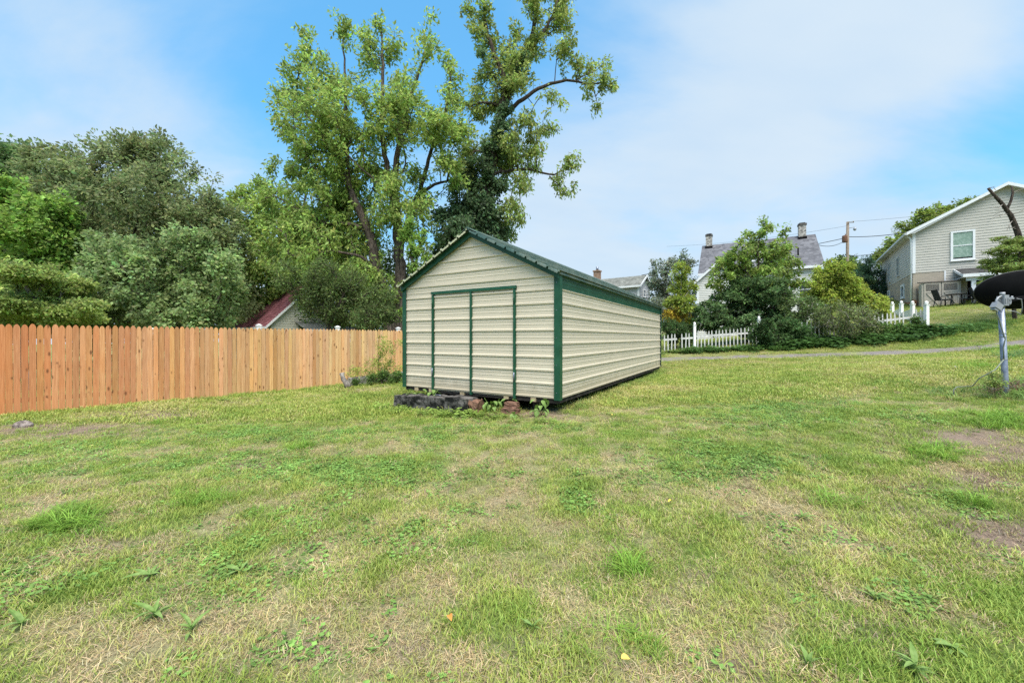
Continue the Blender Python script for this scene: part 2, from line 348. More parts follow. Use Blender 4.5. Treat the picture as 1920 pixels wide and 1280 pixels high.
rt = np.random.default_rng(3); TC = bpy.data.collections.new('grass_tufts')
protos = [tuft('tuft', 30, .050, .0034, .085, .35, .5, rt) for _ in range(4)]                 # 0-3 short grass
protos += [tuft('thatch', 30, .050, .0027, .09, .95, .5, rt, 2, .38) for _ in range(3)]         # 4-6 dry thatch
protos += [leafy('clover', 34, .022, .09, .035, rt) for _ in range(3)]                        # 7-9 clover
protos += [tuft('long_tuft', 30, .165, .0052, .075, .30, .85, rt, 4) for _ in range(3)]        # 10-12 long grass
protos += [tuft('far_tuft', 44, .062, .0085, .20, .4, .5, rt, 2) for _ in range(3)]            # 13-15 coarser, for far lawn
protos += [leafy('ground_ivy', 40, .075, .22, .13, rt) for _ in range(3)]                     # 16-18
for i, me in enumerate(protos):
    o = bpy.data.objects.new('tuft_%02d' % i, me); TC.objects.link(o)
def scatter_group():
    ng = bpy.data.node_groups.new('scatter_tufts', 'GeometryNodeTree')
    ng.interface.new_socket('Geometry', in_out='INPUT', socket_type='NodeSocketGeometry'); ng.interface.new_socket('Geometry', in_out='OUTPUT', socket_type='NodeSocketGeometry')
    N = ng.nodes; i = N.new('NodeGroupInput'); o = N.new('NodeGroupOutput'); ci = N.new('GeometryNodeCollectionInfo'); ci.inputs[0].default_value = TC
    ci.inputs['Separate Children'].default_value = True; ci.inputs['Reset Children'].default_value = True
    ip = N.new('GeometryNodeInstanceOnPoints'); ip.inputs['Pick Instance'].default_value = True
    def at(nm, ty): x = N.new('GeometryNodeInputNamedAttribute'); x.data_type = ty; x.inputs[0].default_value = nm; return x.outputs['Attribute']
    l = ng.links.new; l(i.outputs[0], ip.inputs['Points']); l(ci.outputs[0], ip.inputs['Instance']); l(at('idx', 'INT'), ip.inputs['Instance Index'])
    er = N.new('FunctionNodeEulerToRotation'); l(at('rot', 'FLOAT_VECTOR'), er.inputs[0]); l(er.outputs[0], ip.inputs['Rotation']); l(at('scl', 'FLOAT_VECTOR'), ip.inputs['Scale']); l(ip.outputs[0], o.inputs[0])
    return ng
NG = scatter_group()
def scatter(name, pts, idx, rot, scl, tint, label):
    me = bpy.data.meshes.new(name); me.vertices.add(len(pts)); me.vertices.foreach_set('co', pts.astype(np.float32).ravel())
    a = me.attributes.new('idx', 'INT', 'POINT'); a.data.foreach_set('value', idx.astype(np.int32))
    a = me.attributes.new('rot', 'FLOAT_VECTOR', 'POINT'); a.data.foreach_set('vector', rot.astype(np.float32).ravel())
    a = me.attributes.new('scl', 'FLOAT_VECTOR', 'POINT'); a.data.foreach_set('vector', scl.astype(np.float32).ravel())
    a = me.attributes.new('tint', 'FLOAT_COLOR', 'POINT'); c = np.ones((len(pts), 4), np.float32); c[:, :3] = tint; a.data.foreach_set('color', c.ravel())
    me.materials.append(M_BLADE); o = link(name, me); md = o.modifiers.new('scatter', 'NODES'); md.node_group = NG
    return tag(o, label, None, None, 'stuff')
def in_shed(x, y, m=0.):
    a = (x-SHED_O[0])*SHED_U[0]+(y-SHED_O[1])*SHED_U[1]; b = (x-SHED_O[0])*SHED_V[0]+(y-SHED_O[1])*SHED_V[1]
    return (a > -m) & (a < SW+m) & (b > -m) & (b < SL+m)
def behind_fence(x, y): return ((x-FEN_O[0])*-FEN_D[1]+(y-FEN_O[1])*FEN_D[0]) > -.02
def lawn_points(y0, y1, dens, r, xpad=1.25):
    n = int(dens*(y1-y0)*((y1+.3)*1.3*xpad+2.2)*2); y = r.uniform(y0, y1, n); x = r.uniform(-1, 1, n)*(1.3*xpad*(y1+.3)+2.2)
    k = (np.abs(x) < 1.3*xpad*y+2.6) & ~in_shed(x, y, -.1) & ~behind_fence(x, y); x, y = x[k], y[k]
    d = seg_dist(x, y, DRV); k = (d > .58+.7*(vn(x, y, 1.2, 9)-.5)) | (r.uniform(size=len(x)) < .28*(fbm(x, y, 1, 8) > .45)); return x[k], y[k]
rg = np.random.default_rng(11); PT, IX, RO, SC, TI = [], [], [], [], []
for (y0, y1, dn) in ((.5, 2.6, 620), (2.6, 4.2, 500), (4.2, 7, 330), (7, 11, 190), (11, 17, 100), (17, 34, 40)):
    x, y = lawn_points(y0, y1, dn, rg); f = fields(x, y); n = len(x); u = rg.uniform(size=n)
    onb = u < f['dirt']*.93; keep = ~onb | (rg.uniform(size=n) < .28); onb = onb[keep]; x, y = x[keep], y[keep]; f = {k: v[keep] for k, v in f.items()}; n = len(x)
    u = rg.uniform(size=n); u2 = rg.uniform(size=n); near = y1 <= 11
    kind = np.zeros(n, int)                                                      # short grass
    kind[u < np.clip(f['straw']*1.0-.06, 0, .86)] = 1                            # thatch
    kind[(vn(x, y, 5.5, 71) > .62) & (u2 < .6) & (y < 7)] = 1
    kind[u2 < f['clover']*.75] = 2
    kind[(rg.uniform(size=n) < f['long']*.42) & (f['long'] > .12)] = 3
    idx = np.where(kind == 0, rg.integers(0, 4, n), np.where(kind == 1, rg.integers(4, 7, n), np.where(kind == 2, rg.integers(7, 10, n), rg.integers(10, 13, n))))
    if y1 > 9: idx = np.where((kind < 2) & (rg.uniform(size=n) < .75), rg.integers(13, 16, n), idx)
    s = f['straw'][:, None]*.75+rg.uniform(0, .35, (n, 1)); s = np.clip(s, 0, 1)
    col = np.where(s < .5, GREEN*(1-2*s)+YEL*2*s, YEL*(2-2*s)+STRAW*(2*s-1))
    br = fbm(x, y, 2.3, 66)[:, None]
    col = np.where((kind == 1)[:, None], STRAW*(.75+.5*rg.uniform(size=(n, 1))), col); col = np.where((kind == 2)[:, None], CLOV*(.8+.7*rg.uniform(size=(n, 1))), col)
    col = np.where((kind == 3)[:, None], np.array((.21, .36, .055))*(.8+.5*rg.uniform(size=(n, 1))), col)*(.8+.4*br)
    idx = np.where(onb, rg.integers(4, 7, n), idx); col = np.where(onb[:, None], np.array((.33, .255, .19))*(.5+.8*rg.uniform(size=(n, 1))), col)
    if y1 > 9: col = np.where(((kind == 1) & ~onb)[:, None], col*.45+YEL*.55, col)
    sc = rg.uniform(.7, 1.35, n)*(.75+.5*fbm(x, y, 1.3, 99)); sc = np.where(kind == 3, sc*(.55+.6*f['long']), sc)
    hz3 = np.where(kind == 1, .8, 1.)*(1-.35*f['straw'])
    if y1 > 9: sc = sc*1.15
    PT.append(np.stack([x, y, gz(x, y)-.004], 1)); IX.append(idx); RO.append(np.stack([rg.normal(0, .12, n), rg.normal(0, .12, n), rg.uniform(0, 6.28, n)], 1)); SC.append(np.stack([sc, sc, sc*hz3], 1)); TI.append(col)
grass = scatter('grass', np.concatenate(PT), np.concatenate(IX), np.concatenate(RO), np.concatenate(SC), np.concatenate(TI), 'patchy green and straw coloured lawn grass')
def fringe(name, pl, wd, n, kinds, smin, smax, col, r, label, var=.4):
    pl = np.array(pl, float); L = np.r_[0, np.cumsum(np.hypot(*np.diff(pl, axis=0).T))]; q = r.uniform(0, L[-1], n)
    x = np.interp(q, L, pl[:, 0])+r.normal(0, wd, n); y = np.interp(q, L, pl[:, 1])+r.normal(0, wd, n)
    k = ~in_shed(x, y, -.25) & (vn(x, y, 1.6, 50) > .22); x, y = x[k], y[k]; n = len(x)
    sc = r.uniform(smin, smax, n)*(.6+.8*fbm(x, y, 1.1, 13)); c = np.array(col)*(1-var/2+var*r.uniform(size=(n, 1)))*(.7+.6*fbm(x, y, 2., 14))[:, None]
    return (np.stack([x, y, gz(x, y)-.005], 1), r.choice(kinds, n), np.stack([r.normal(0, .15, n), r.normal(0, .15, n), r.uniform(0, 6.28, n)], 1), np.stack([sc]*3, 1), c)
fl_ = [fringe('f', [FEN_O+FEN_D*a+np.array((.746, -.666))*.12 for a in (-2, 9.2)], .09, 620, [0, 1, 2, 10, 11, 7], .7, 1.15, (0.208, 0.351, 0.065), rg, ''),
       fringe('f', [SHED_O+SHED_U*(SW+.12)+SHED_V*a for a in (.3, 9)], .11, 330, [10, 11, 12, 0, 1], .55, 1.15, (0.247, 0.351, 0.091), rg, ''),
       fringe('f', [SHED_O+SHED_U*a-SHED_V*.62 for a in (-.1, 3.6)], .12, 260, [0, 1, 2, 10, 16], .5, .9, (0.234, 0.338, 0.078), rg, ''),
       fringe('f', [(-6.2, 11.6), (-4.6, 12.6), (-3.2, 11.6), (-2.6, 9.2)], .22, 380, [0, 1, 10, 11], .5, 1., (0.221, 0.364, 0.065), rg, ''),
       fringe('f', [(7.4, 6.0), (8.2, 6.3), (9.2, 6.6)], .3, 260, [10, 11, 12], .7, 1.5, (0.221, 0.351, 0.091), rg, ''),
       fringe('f', [(13, 9.6), (15, 10.6), (17, 11.2)], .35, 330, [10, 11, 12], 1., 2.1, (0.13, 0.247, 0.078), rg, ''),
       fringe('f', [(18.6, 16.6), (19.6, 16.4), (20.4, 16.6)], .35, 260, [10, 11, 12], 1., 2.0, (0.13, 0.247, 0.065), rg, '')]
scatter('grass', *[np.concatenate([f[i] for f in fl_]) for i in range(5)], 'uncut longer grass along the fence, shed and posts')
fl_ = [fringe('g', [(8.2, 18.45), (13.2, 17.5), (17.9, 16.8)], .3, 1150, [16, 17, 18], .7, 1.6, (0.098, 0.195, 0.052), rg, ''),
       fringe('g', [(12.5, 17.9), (18.2, 17.0)], .35, 900, [16, 17, 18], 1., 2.2, (0.078, 0.163, 0.046), rg, ''),
       fringe('g', [(6.2, 18.9), (9, 18.6)], .2, 200, [16, 17, 10], .6, 1.2, (0.182, 0.247, 0.065), rg, '')]
scatter('ground_ivy', *[np.concatenate([f[i] for f in fl_]) for i in range(5)], 'dark green ground cover creeping along the white picket fence')
# ================================================================ more materials
t = NT('cream_steel', .42, .4); v = t.coord(); n = t.noise(v, 1.6, 6, .65); st = t.noise(t.coord(scale=(5, 5, .5)), 5, 5, .65)
c = t.mix(t.ramp(n, .3, .75, 0, .55), (.55, .485, .375), (.485, .425, .325)); c = t.mix(t.ramp(st, .58, .78, 0, .35), c, (.42, .38, .29))
sp = t.noise(v, 55, 2, .5); c = t.mix(t.ramp(sp, .735, .76, 0, .75), c, (.14, .11, .08)); zz = t.n('ShaderNodeSeparateXYZ'); t.l(t.coord(), zz.inputs[0]); hgt = t.math('ADD', zz.outputs[2], t.math('MULTIPLY', t.noise(v, 6, 5, .7), -.35)); c = t.mix(t.ramp(hgt, -.14, .06, .6, 0), c, (.30, .255, .17)); t.col(c); t.bump(t.noise(v, 2.2, 2), .12, .02); M_CREAM = t.m
t = NT('green_steel', .42, .35); v = t.coord(); c = t.mix(t.ramp(t.noise(v, 4, 5, .6), .35, .75), (.007, .056, .027), (.018, .088, .047)); t.col(c); M_GREEN = t.m
t = NT('roof_steel', .34, .6); v = t.coord(); c = t.mix(t.ramp(t.noise(v, 2.5, 6, .65), .35, .7), (.05, .10, .08), (.16, .19, .15)); t.col(c); M_ROOFG = t.m
t = NT('roof_edge_steel', .6, .3); v = t.coord(); c = t.mix(t.ramp(t.noise(v, 9, 6, .65), .35, .7), (.46, .45, .30), (.28, .30, .17)); t.col(c); M_REDGE = t.m
M_DARKWOOD = plain('weathered_joist', (.05, .042, .036), .9, .1, var=.4, bump=.4); M_JOIST = plain('joist_end_wood', (.38, .30, .18), .85, .2, var=.25, sc=14)
t = NT('stained_concrete', .95, .12); v = t.coord(rand=True); n = t.noise(v, 5, 8, .72); n2 = t.noise(t.coord(scale=(1, 1, .25), rand=True), 22, 4, .7)
c = t.mix(t.ramp(n, .42, .62), (.012, .012, .011), (.14, .13, .12)); c = t.mix(t.ramp(n2, .6, .75, 0, .5), c, (.33, .31, .29)); t.col(c); t.bump(t.noise(v, 30, 6, .7), .8, .02); M_BLOCK = t.m
t = NT('old_concrete', .95, .12); v = t.coord(); n = t.noise(v, 4, 8, .7); c = t.mix(t.ramp(n, .4, .62), (.10, .095, .08), (.33, .32, .28)); t.col(c); t.bump(t.noise(v, 20, 6, .7), .8, .02); M_CONC = t.m
M_CLAY = plain('old_clay', (.17, .095, .065), .9, .15, var=.4, sc=9, bump=.5)
M_WHITE = plain('white_vinyl', (.78, .78, .75), .45, .4, var=.06, sc=2.5); M_WHITEP = plain('weathered_white_paint', (.52, .51, .48), .7, .25, var=.3, sc=9)
t = NT('cedar_picket', .75, .2); oi = t.n('ShaderNodeObjectInfo'); v = t.coord(rand=True)
gr = t.noise(t.coord(scale=(30, 30, 1.1), rand=True), 2.2, 5, .6, .5); big = t.noise(t.coord(scale=(3, 3, 1), rand=True), 1.3, 3, .5)
c = t.mix(t.ramp(gr, .3, .7, 0, .8), oi.outputs['Color'], t.mix(1., oi.outputs['Color'], (.66, .54, .45), 'MULTIPLY'))
c = t.mix(t.ramp(big, .4, .75, 0, .45), c, t.mix(1., oi.outputs['Color'], (1.0, .78, .62), 'MULTIPLY'))
vo = t.n('ShaderNodeTexVoronoi'); t.l(t.coord(scale=(9, 9, 3.4), rand=True), vo.inputs['Vector']); vo.inputs['Scale'].default_value = 1.; vo.inputs['Randomness'].default_value = 1
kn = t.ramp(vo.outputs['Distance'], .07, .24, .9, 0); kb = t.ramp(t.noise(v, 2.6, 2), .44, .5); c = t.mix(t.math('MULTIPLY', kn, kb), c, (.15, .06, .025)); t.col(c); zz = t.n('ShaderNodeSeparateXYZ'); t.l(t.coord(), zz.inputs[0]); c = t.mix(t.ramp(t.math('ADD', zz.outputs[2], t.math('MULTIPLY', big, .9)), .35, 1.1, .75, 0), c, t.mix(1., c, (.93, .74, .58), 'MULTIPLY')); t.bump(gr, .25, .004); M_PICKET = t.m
M_POSTW = plain('treated_post', (.42, .30, .17), .8, .2, var=.2)
t = NT('galvanised_steel', .42, .5, .55); v = t.coord(); c = t.mix(t.ramp(t.noise(v, 7, 6, .65), .35, .68), (.15, .17, .23), (.30, .33, .40)); t.col(c); M_GALV = t.m
M_BLACK = plain('matt_black_dish', (.006, .006, .007), .85, .08, var=.2); M_CABLE = plain('black_cable', (.012, .012, .012), .6, .3); M_GREY = plain('grey_cast_metal', (.27, .28, .30), .5, .4, .2)
M_CABLEG = plain('grey_green_cable', (.16, .18, .14), .6, .3)
t = NT('field_stone', .95, .15); v = t.coord(); n = t.noise(v, 14, 7, .7); c = t.mix(t.ramp(n, .35, .65), (.09, .07, .065), (.32, .27, .24)); t.col(c); t.bump(n, 1., .03); M_STONE = t.m
M_PAD = plain('pale_stone', (.52, .48, .42), .9, .15, var=.2, bump=.3)
t = NT('weed_leaf', .75, .12); oi = t.n('ShaderNodeObjectInfo'); v = t.coord(); c = t.mix(t.ramp(t.noise(v, 30, 3), .3, .7), (.15, .25, .06), (.24, .34, .11)); t.col(c); t.trans((.14, .28, .04), .3); M_WEED = t.m
M_RUST = plain('rusted_metal', (.14, .075, .05), .9, .15, var=.4, sc=12, bump=.4)
# ================================================================ the shed
shed_rz = math.atan2(SHED_U[1], SHED_U[0]); SZ = EYE-1.02
shed = empty('storage_shed', (SHED_O[0], SHED_O[1], SZ), shed_rz, 'long cream metal shed with dark green trim, gable roof and double doors', 'shed')
PIT = .2286
def profile(w0, w1):
    """heights and outward depths of ribbed sheet between w0 and w1"""
    out = []; k = math.floor(w0/PIT)-1
    while k*PIT < w1+PIT:
        b = k*PIT+.012
        out += [(b-.026, 0), (b-.013, .021), (b+.013, .021), (b+.026, 0)]
        for q in (.098, .158): out += [(b+q-.009, 0), (b+q-.003, .0042), (b+q+.003, .0042), (b+q+.009, 0)]
        k += 1
    ins = [p for p in out if w0 < p[0] < w1]
    def at(w):
        for a, b in zip(out[:-1], out[1:]):
            if a[0] <= w <= b[0]: f = (w-a[0])/max(1e-9, b[0]-a[0]); return a[1]+(b[1]-a[1])*f
        return 0
    return [(w0, at(w0))]+ins+[(w1, at(w1))]
EAVE, RIDGE = 2.085, 3.00
def glim(w): return 0 if w <= EAVE else (w-EAVE)/(RIDGE-EAVE)*SW/2
def front_sheet(u0, u1, w0, w1, y=0., gable=False, name='wall_panel', mat=None):
    m = MB(); pr = profile(w0, w1)
    if gable: pr = sorted(set(pr+[(EAVE, 0)] if w0 < EAVE < w1 else pr))
    for (wa, da), (wb, db) in zip(pr[:-1], pr[1:]):
        a0, b0 = (max(u0, glim(wa)), max(u0, glim(wb))) if gable else (u0, u0); a1, b1 = (min(u1, SW-glim(wa)), min(u1, SW-glim(wb))) if gable else (u1, u1)
        if a1-a0 < .005: continue
        m.quad((a0, y-da, wa), (a1, y-da, wa), (max(b1, b0), y-db, wb), (b0, y-db, wb))
    return m.build(name, mat or M_CREAM, shed)
D0, D1, DT = .80, 2.76, 1.925
lap = [0, .914, 1.83]
for w0, w1 in ((0, .9), (.9, 1.8), (1.8, DT)):
    front_sheet(.0, D0, w0, w1, -.004 if w0 == .9 else 0.); front_sheet(D1, SW, w0, w1, -.004 if w0 == .9 else 0.)
front_sheet(0, SW, DT, 2.72, -.004, True); front_sheet(0, SW, 2.72, RIDGE-.01, 0., True)
def side_sheet(x, w0, w1, sgn, mat, v0=0, v1=SL):
    m = MB(); pr = profile(w0, w1)
    for (wa, da), (wb, db) in zip(pr[:-1], pr[1:]): m.quad((x+sgn*da, v0, wa), (x+sgn*da, v1, wa), (x+sgn*db, v1, wb), (x+sgn*db, v0, wb))
    return m.build('wall_panel', mat, shed)
for s_, x in ((1, SW), (-1, 0)):
    for w0, w1 in ((0, .914), (.914, 1.845)): side_sheet(x, w0, w1, s_, M_CREAM)
    side_sheet(x+.004*s_, 1.845, EAVE-.005, s_, M_GREEN)
m = MB(); m.poly([(0, SL-.002, 0), (0, SL-.002, EAVE), (SW/2, SL-.002, RIDGE), (SW, SL-.002, EAVE), (SW, SL-.002, 0)]); m.build('wall_panel', M_CREAM, shed)
# the two doors in their green frame
for a, b in ((D0+.045, (D0+D1)/2-.010), ((D0+D1)/2+.010, D1-.045)):
    d = empty('door', (0, 0, 0), 0, None, None); d.parent = shed
    m = MB(); pr = profile(-.03, DT-.03)
    a_, b_ = a+(.007 if a < 1.5 else .010), b-(.007 if a > 1.5 else .010)
    for (wa, da), (wb, db) in zip(pr[:-1], pr[1:]): m.quad((a_, -da-.008, wa), (b_, -da-.008, wa), (b_, -db-.008, wb), (a_, -db-.008, wb))
    m.build('door_panel', M_CREAM, d)
    x = a-.045 if a < 1.5 else b
    fr = MB(); fr.box((x, -.045, -.05), (x+.045, -.004, DT-.045)); fr.box((a, -.032, -.05), (b, -.009, -.022)) if False else None
    fr.build('door_frame', M_GREEN, d)
    for w_ in (.25, 1.62):
        hg = MB(); hg.tube([(x+.0225, -.052, w_), (x+.0225, -.052, w_+.16)], .010, 8); hg.build('hinge', M_GALV if w_ < 1 else M_GREEN, d)
m = MB(); c0 = (D0+D1)/2; m.box((c0-.021, -.046, -.055), (c0+.021, -.004, DT-.036)); m.build('door_astragal', M_GREEN, shed)
m = MB(); m.box((D0-.012, -.05, DT-.035), (D1+.012, -.003, DT+.018)); m.build('door_header', M_GREEN, shed)
# corner trims (an L of folded steel), eave trim, rake trim
for x, s_ in ((0, -1), (SW, 1)):
    for y, q in ((0, -1), (SL, 1)):
        m = MB(); m.box((min(x+.026*s_, x-.075*s_), min(y+.026*q, y+.032*q), -.025), (max(x+.026*s_, x-.075*s_), max(y+.026*q, y+.032*q), EAVE-.01))
        m.box((min(x+.0265*s_, x+.032*s_), min(y+.0315*q, y-.075*q), -.025), (max(x+.0265*s_, x+.032*s_), max(y+.0315*q, y-.075*q), EAVE-.012)); m.build('corner_trim', M_GREEN, shed)
        for w_ in np.arange(.1, 2., .46):
            sc_ = MB(); sc_.box((x-.03*s_-.006, y+.032*q-.004, w_-.006), (x-.03*s_+.006, y+.032*q+.004, w_+.006)); sc_.build('screw', M_GALV, shed)
SLOPE = (RIDGE-EAVE)/(SW/2); OV, OVF = .07, .16
def rz_(u): return EAVE+.04+SLOPE*min(u, SW-u)
for s_ in (0, 1):
    f = (lambda u: u) if s_ == 0 else (lambda u: SW-u)
    m = MB(); m.prism([(f(-.03), -.075, rz_(-.03)-.115), (f(SW/2), -.075, rz_(SW/2)-.115), (f(SW/2), -.075, rz_(SW/2)-.01), (f(-.03), -.075, rz_(-.03)-.01)], (0, .034, 0)); m.build('rake_trim', M_GREEN, shed)
    m = MB(); m.prism([(f(-.03), SL+.075, rz_(-.03)-.115), (f(SW/2), SL+.075, rz_(SW/2)-.115), (f(SW/2), SL+.075, rz_(SW/2)-.01), (f(-.03), SL+.075, rz_(-.03)-.01)], (0, -.034, 0)); m.build('rake_trim', M_GREEN, shed)
    # ribbed roof sheet: the ribs run along the ridge
    sl = math.hypot(SW/2+OV, SLOPE*(SW/2+OV)); ca = (SW/2+OV)/sl; sa = SLOPE*(SW/2+OV)/sl
    pr = profile(0, sl); p2 = []
    for d_, h in pr: p2.append((f(-OV+d_*ca-h*1.7*sa), rz_(-OV)+d_*sa+h*1.7*ca))
    for j, (d0, d1) in enumerate(((0, .93), (.93, sl))):
        pp = [p for p, q in zip(p2, pr) if d0-.001 <= q[0] <= d1+.03]
        m = MB(); off = .003*j
        lo = [(a, -OVF, b-.012) for a, b in pp]; 
        for (a, b), (a2, b2) in zip(pp[:-1], pp[1:]):
            m.quad((a, -OVF, b+off), (a2, -OVF, b2+off), (a2, SL+OVF, b2+off), (a, SL+OVF, b+off)); m.quad((a, -OVF, b+off-.004), (a, SL+OVF, b+off-.004), (a2, SL+OVF, b2+off-.004), (a2, -OVF, b2+off-.004))
        m.build('roof_panel', M_ROOFG, shed)
        # folded weathered drip edge showing under each sheet at the front gable
        m = MB()
        for (a, b), (a2, b2) in zip(pp[:-1], pp[1:]): m.quad((a, -OVF-.003, b+off+.001), (a, -OVF-.003, b-.034), (a2, -OVF-.003, b2-.034), (a2, -OVF-.003, b2+off+.001))
        m.build('drip_edge', M_REDGE if s_ == 0 else M_ROOFG, shed)
m = MB(); m.prism([(SW/2-.15, -OVF-.01, rz_(SW/2)-.15*SLOPE+.03), (SW/2, -OVF-.01, rz_(SW/2)+.045), (SW/2+.15, -OVF-.01, rz_(SW/2)-.15*SLOPE+.03), (SW/2, -OVF-.01, rz_(SW/2)+.03)], (0, SL+2*OVF+.02, 0)); m.build('ridge_cap', M_ROOFG, shed)
for x, s_ in ((0, -1), (SW, 1)):
    m = MB(); a, b = sorted((x+s_*.028, x+s_*.062)); m.box((a, -.07, EAVE-.02), (b, SL+.07, EAVE+.02)); m.build('eave_trim', M_ROOFG, shed)
m = MB(); m.box((.02, .02, -.085), (SW-.02, SL-.02, -.004)); m.build('floor_frame', M_DARKWOOD, shed)
for u in (.35, .75, 1.55, 2.55, 3.1):
    m = MB(); m.box((u-.05, -.012, -.082), (u+.05, .06, -.006)); m.build('floor_joist', M_JOIST, shed)
for u in (.5, 1.75, 3.05):
    m = MB(); m.box((u-.07, .2, -.42), (u+.07, SL-.15, -.09)); m.build('skid', M_DARKWOOD, shed)
def sp(u, v): p = SHED_O+SHED_U*u+SHED_V*v; return float(p[0]), float(p[1])
# concrete blocks in front of it
def rough_box(name, mat, lx, ly, lz, r, j=.012):
    m = MB(); n = 0
    V = []; me = bpy.data.meshes.new(name)
    import bmesh
    bm = bmesh.new(); bmesh.ops.create_cube(bm, size=1)
    bmesh.ops.subdivide_edges(bm, edges=bm.edges[:], cuts=3, use_grid_fill=True)
    for v in bm.verts:
        v.co = Vector((v.co.x*lx+r.normal(0, j), v.co.y*ly+r.normal(0, j), (v.co.z+.5)*lz+r.normal(0, j)))
    bm.to_mesh(me); bm.free(); me.materials.append(mat); return me
rb = np.random.default_rng(5); BL = [('black stained concrete block at the far corner end of the row before the shed', .36, .45, .9), ('concrete block with faint white scratches, second from the fence in the row before the shed', .45, .87, .9), ('blackened concrete block in the middle of the row below the double doors', .40, 1.34, .9), ('streaked grey concrete block beside the broken end of the row before the shed', .43, 1.79, .9)]
for lab, lx, u, _ in BL:
    x, y = sp(u, -.34); me = rough_box('concrete_block', M_BLOCK, lx+.05, .36, .33, rb, .007); o = link('concrete_block', me, None, (x, y, g1(x, y)-.07), shed_rz+rb.normal(0, .02)); tag(o, lab, 'block', 'stained blocks in a row under the shed front')
x, y = sp(2.10, -.30); o = link('broken_block', rough_box('broken_block', M_CLAY, .17, .30, .26, rb, .015), None, (x, y, g1(x, y)-.05), shed_rz+.2); tag(o, 'brownish broken block at the end of the concrete row below the shed door', 'block')
x, y = sp(2.78, -.22)
o = link('clay_brick', rough_box('clay_brick', M_CLAY, .30, .15, .12, rb, .008), None, (x, y, g1(x, y)-.02), shed_rz-.08); tag(o, 'big reddish brick lying flat under the front corner of the shed', 'brick')
x2, y2 = sp(2.74, -.12); o = link('clay_brick', rough_box('clay_brick', M_CLAY, .24, .14, .09, rb, .008), None, (x2, y2, g1(x, y)+.10), shed_rz+.1); tag(o, 'smaller red brick propped on the bigger brick under the shed corner', 'brick')
x, y = sp(1.18, -.36); m = MB(); m.tube([(0, 0, .02), (0, 0, .05), (.13, 0, .05), (.13, 0, .02)], .007, 6); o = m.build('metal_staple', M_GALV, None, (x, y, g1(x, y)+.245), shed_rz); tag(o, 'thin bent metal loop lying on the blackened concrete blocks', 'metal loop')
# plants with single leaves: shared leaf meshes
def leaf_mesh(name, L, W, curl, mat, lobes=False, fold=.18):
    m = MB(); n = 5; V = []
    for k in range(n+1):
        f = k/n; wd = W*(math.sin(math.pi*min(1, f*.92+.06))**.8)*(1.15-f*.4); th = curl*f
        V.append((Vector((L*f*math.cos(th*.5), 0, L*f*math.sin(-th*.5)+.02*L*math.sin(math.pi*f))), wd))
    for (p, a), (q, b) in zip(V[:-1], V[1:]):
        up = Vector((0, 0, fold))
        m.quad(p+Vector((0, -a/2, fold*a)), p, q, q+Vector((0, -b/2, fold*b))); m.quad(p, p+Vector((0, a/2, fold*a)), q+Vector((0, b/2, fold*b)), q)
    return m.mesh(name, mat)
def rosette(px, py, n, L, W, lift, label, seed, name='broadleaf_weed', cat='weed', group='broad leaved weeds in the lawn', mat=None, pos=None):
    r = random.Random(seed)
    if pos is None:
        z0 = 0
        Y = 1.5*F/(py-633)
        for _ in range(12): X = (px-960)/F*Y; Y = (EYE-g1(X, Y))*F/(py-633)
        X = (px-960)/F*Y
    else: X, Y = pos
    L, W, n = L*.7, W*.62, int(n*1.5); root = empty(name, (X, Y, g1(X, Y)), r.uniform(0, 6), label, cat, group); mes = [leaf_mesh('leaf', L*k, W*k, c, mat or M_WEED) for k, c in ((1, .5), (.8, .9), (.62, .3))]
    for k in range(n):
        o = link('leaf', mes[k % 3], root, (0, 0, .004+.003*k), 0); o.rotation_euler = (r.uniform(-.25, .25), -lift*r.uniform(.7, 1.5), k*2.4+r.uniform(-.7, .7)); o.scale = (r.uniform(.55, 1.15),)*3
    return root
rosette(290, 1160, 9, .17, .042, .55, 'pale green rosette of long leaves in dry grass, beside a narrower leaved weed', 1)
rosette(358, 1185, 7, .15, .034, .6, 'spreading weed of narrow bright leaves just beside a paler rosette', 2)
rosette(280, 1085, 7, .16, .040, .45, 'broad weed with few flat leaves among straw coloured grass near the tall grass tuft', 3)
rosette(450, 1075, 5, .16, .045, .5, 'bluish green weed with two long upright leaves in thin grass', 4)
rosette(1715, 1262, 11, .15, .040, .55, 'largest dark green rosette at the bottom edge of the lawn', 5)
rosette(1515, 1250, 5, .13, .045, .85, 'small weed with upright oval leaves at the bottom edge near the largest rosette', 6)
rosette(1640, 1125, 7, .15, .034, .6, 'dark leaved weed in green grass above the largest rosette', 7)
rosette(1505, 975, 8, .19, .04, .55, 'bluish green weed tuft in open lawn beyond the straw patch', 8)
rosette(1668, 1035, 4, .12, .035, .6, 'tiny weed with pale leaves beside yellowed grass', 9)
rosette(1000, 1180, 5, .12, .026, .75, 'slender three leaved weed in the dry middle of the foreground', 10)
rosette(40, 1175, 5, .14, .045, .8, 'upright broad leaf weed nearest the corner of the lawn', 11)
rosette(420, 753, 11, .22, .12, .35, 'dark broad leaved weed on the bare strip along the wooden fence', 12)
rosette(540, 905, 6, .16, .05, .6, 'pale weed with whitish leaves in the dark clover band', 13)
rosette(1790, 1225, 7, .10, .05, .3, 'low round leaved weed to the side of the largest rosette', 14)
for k, (px, py) in enumerate(((172, 838), (580, 1170), (1600, 945), (1560, 1168))):
    pass
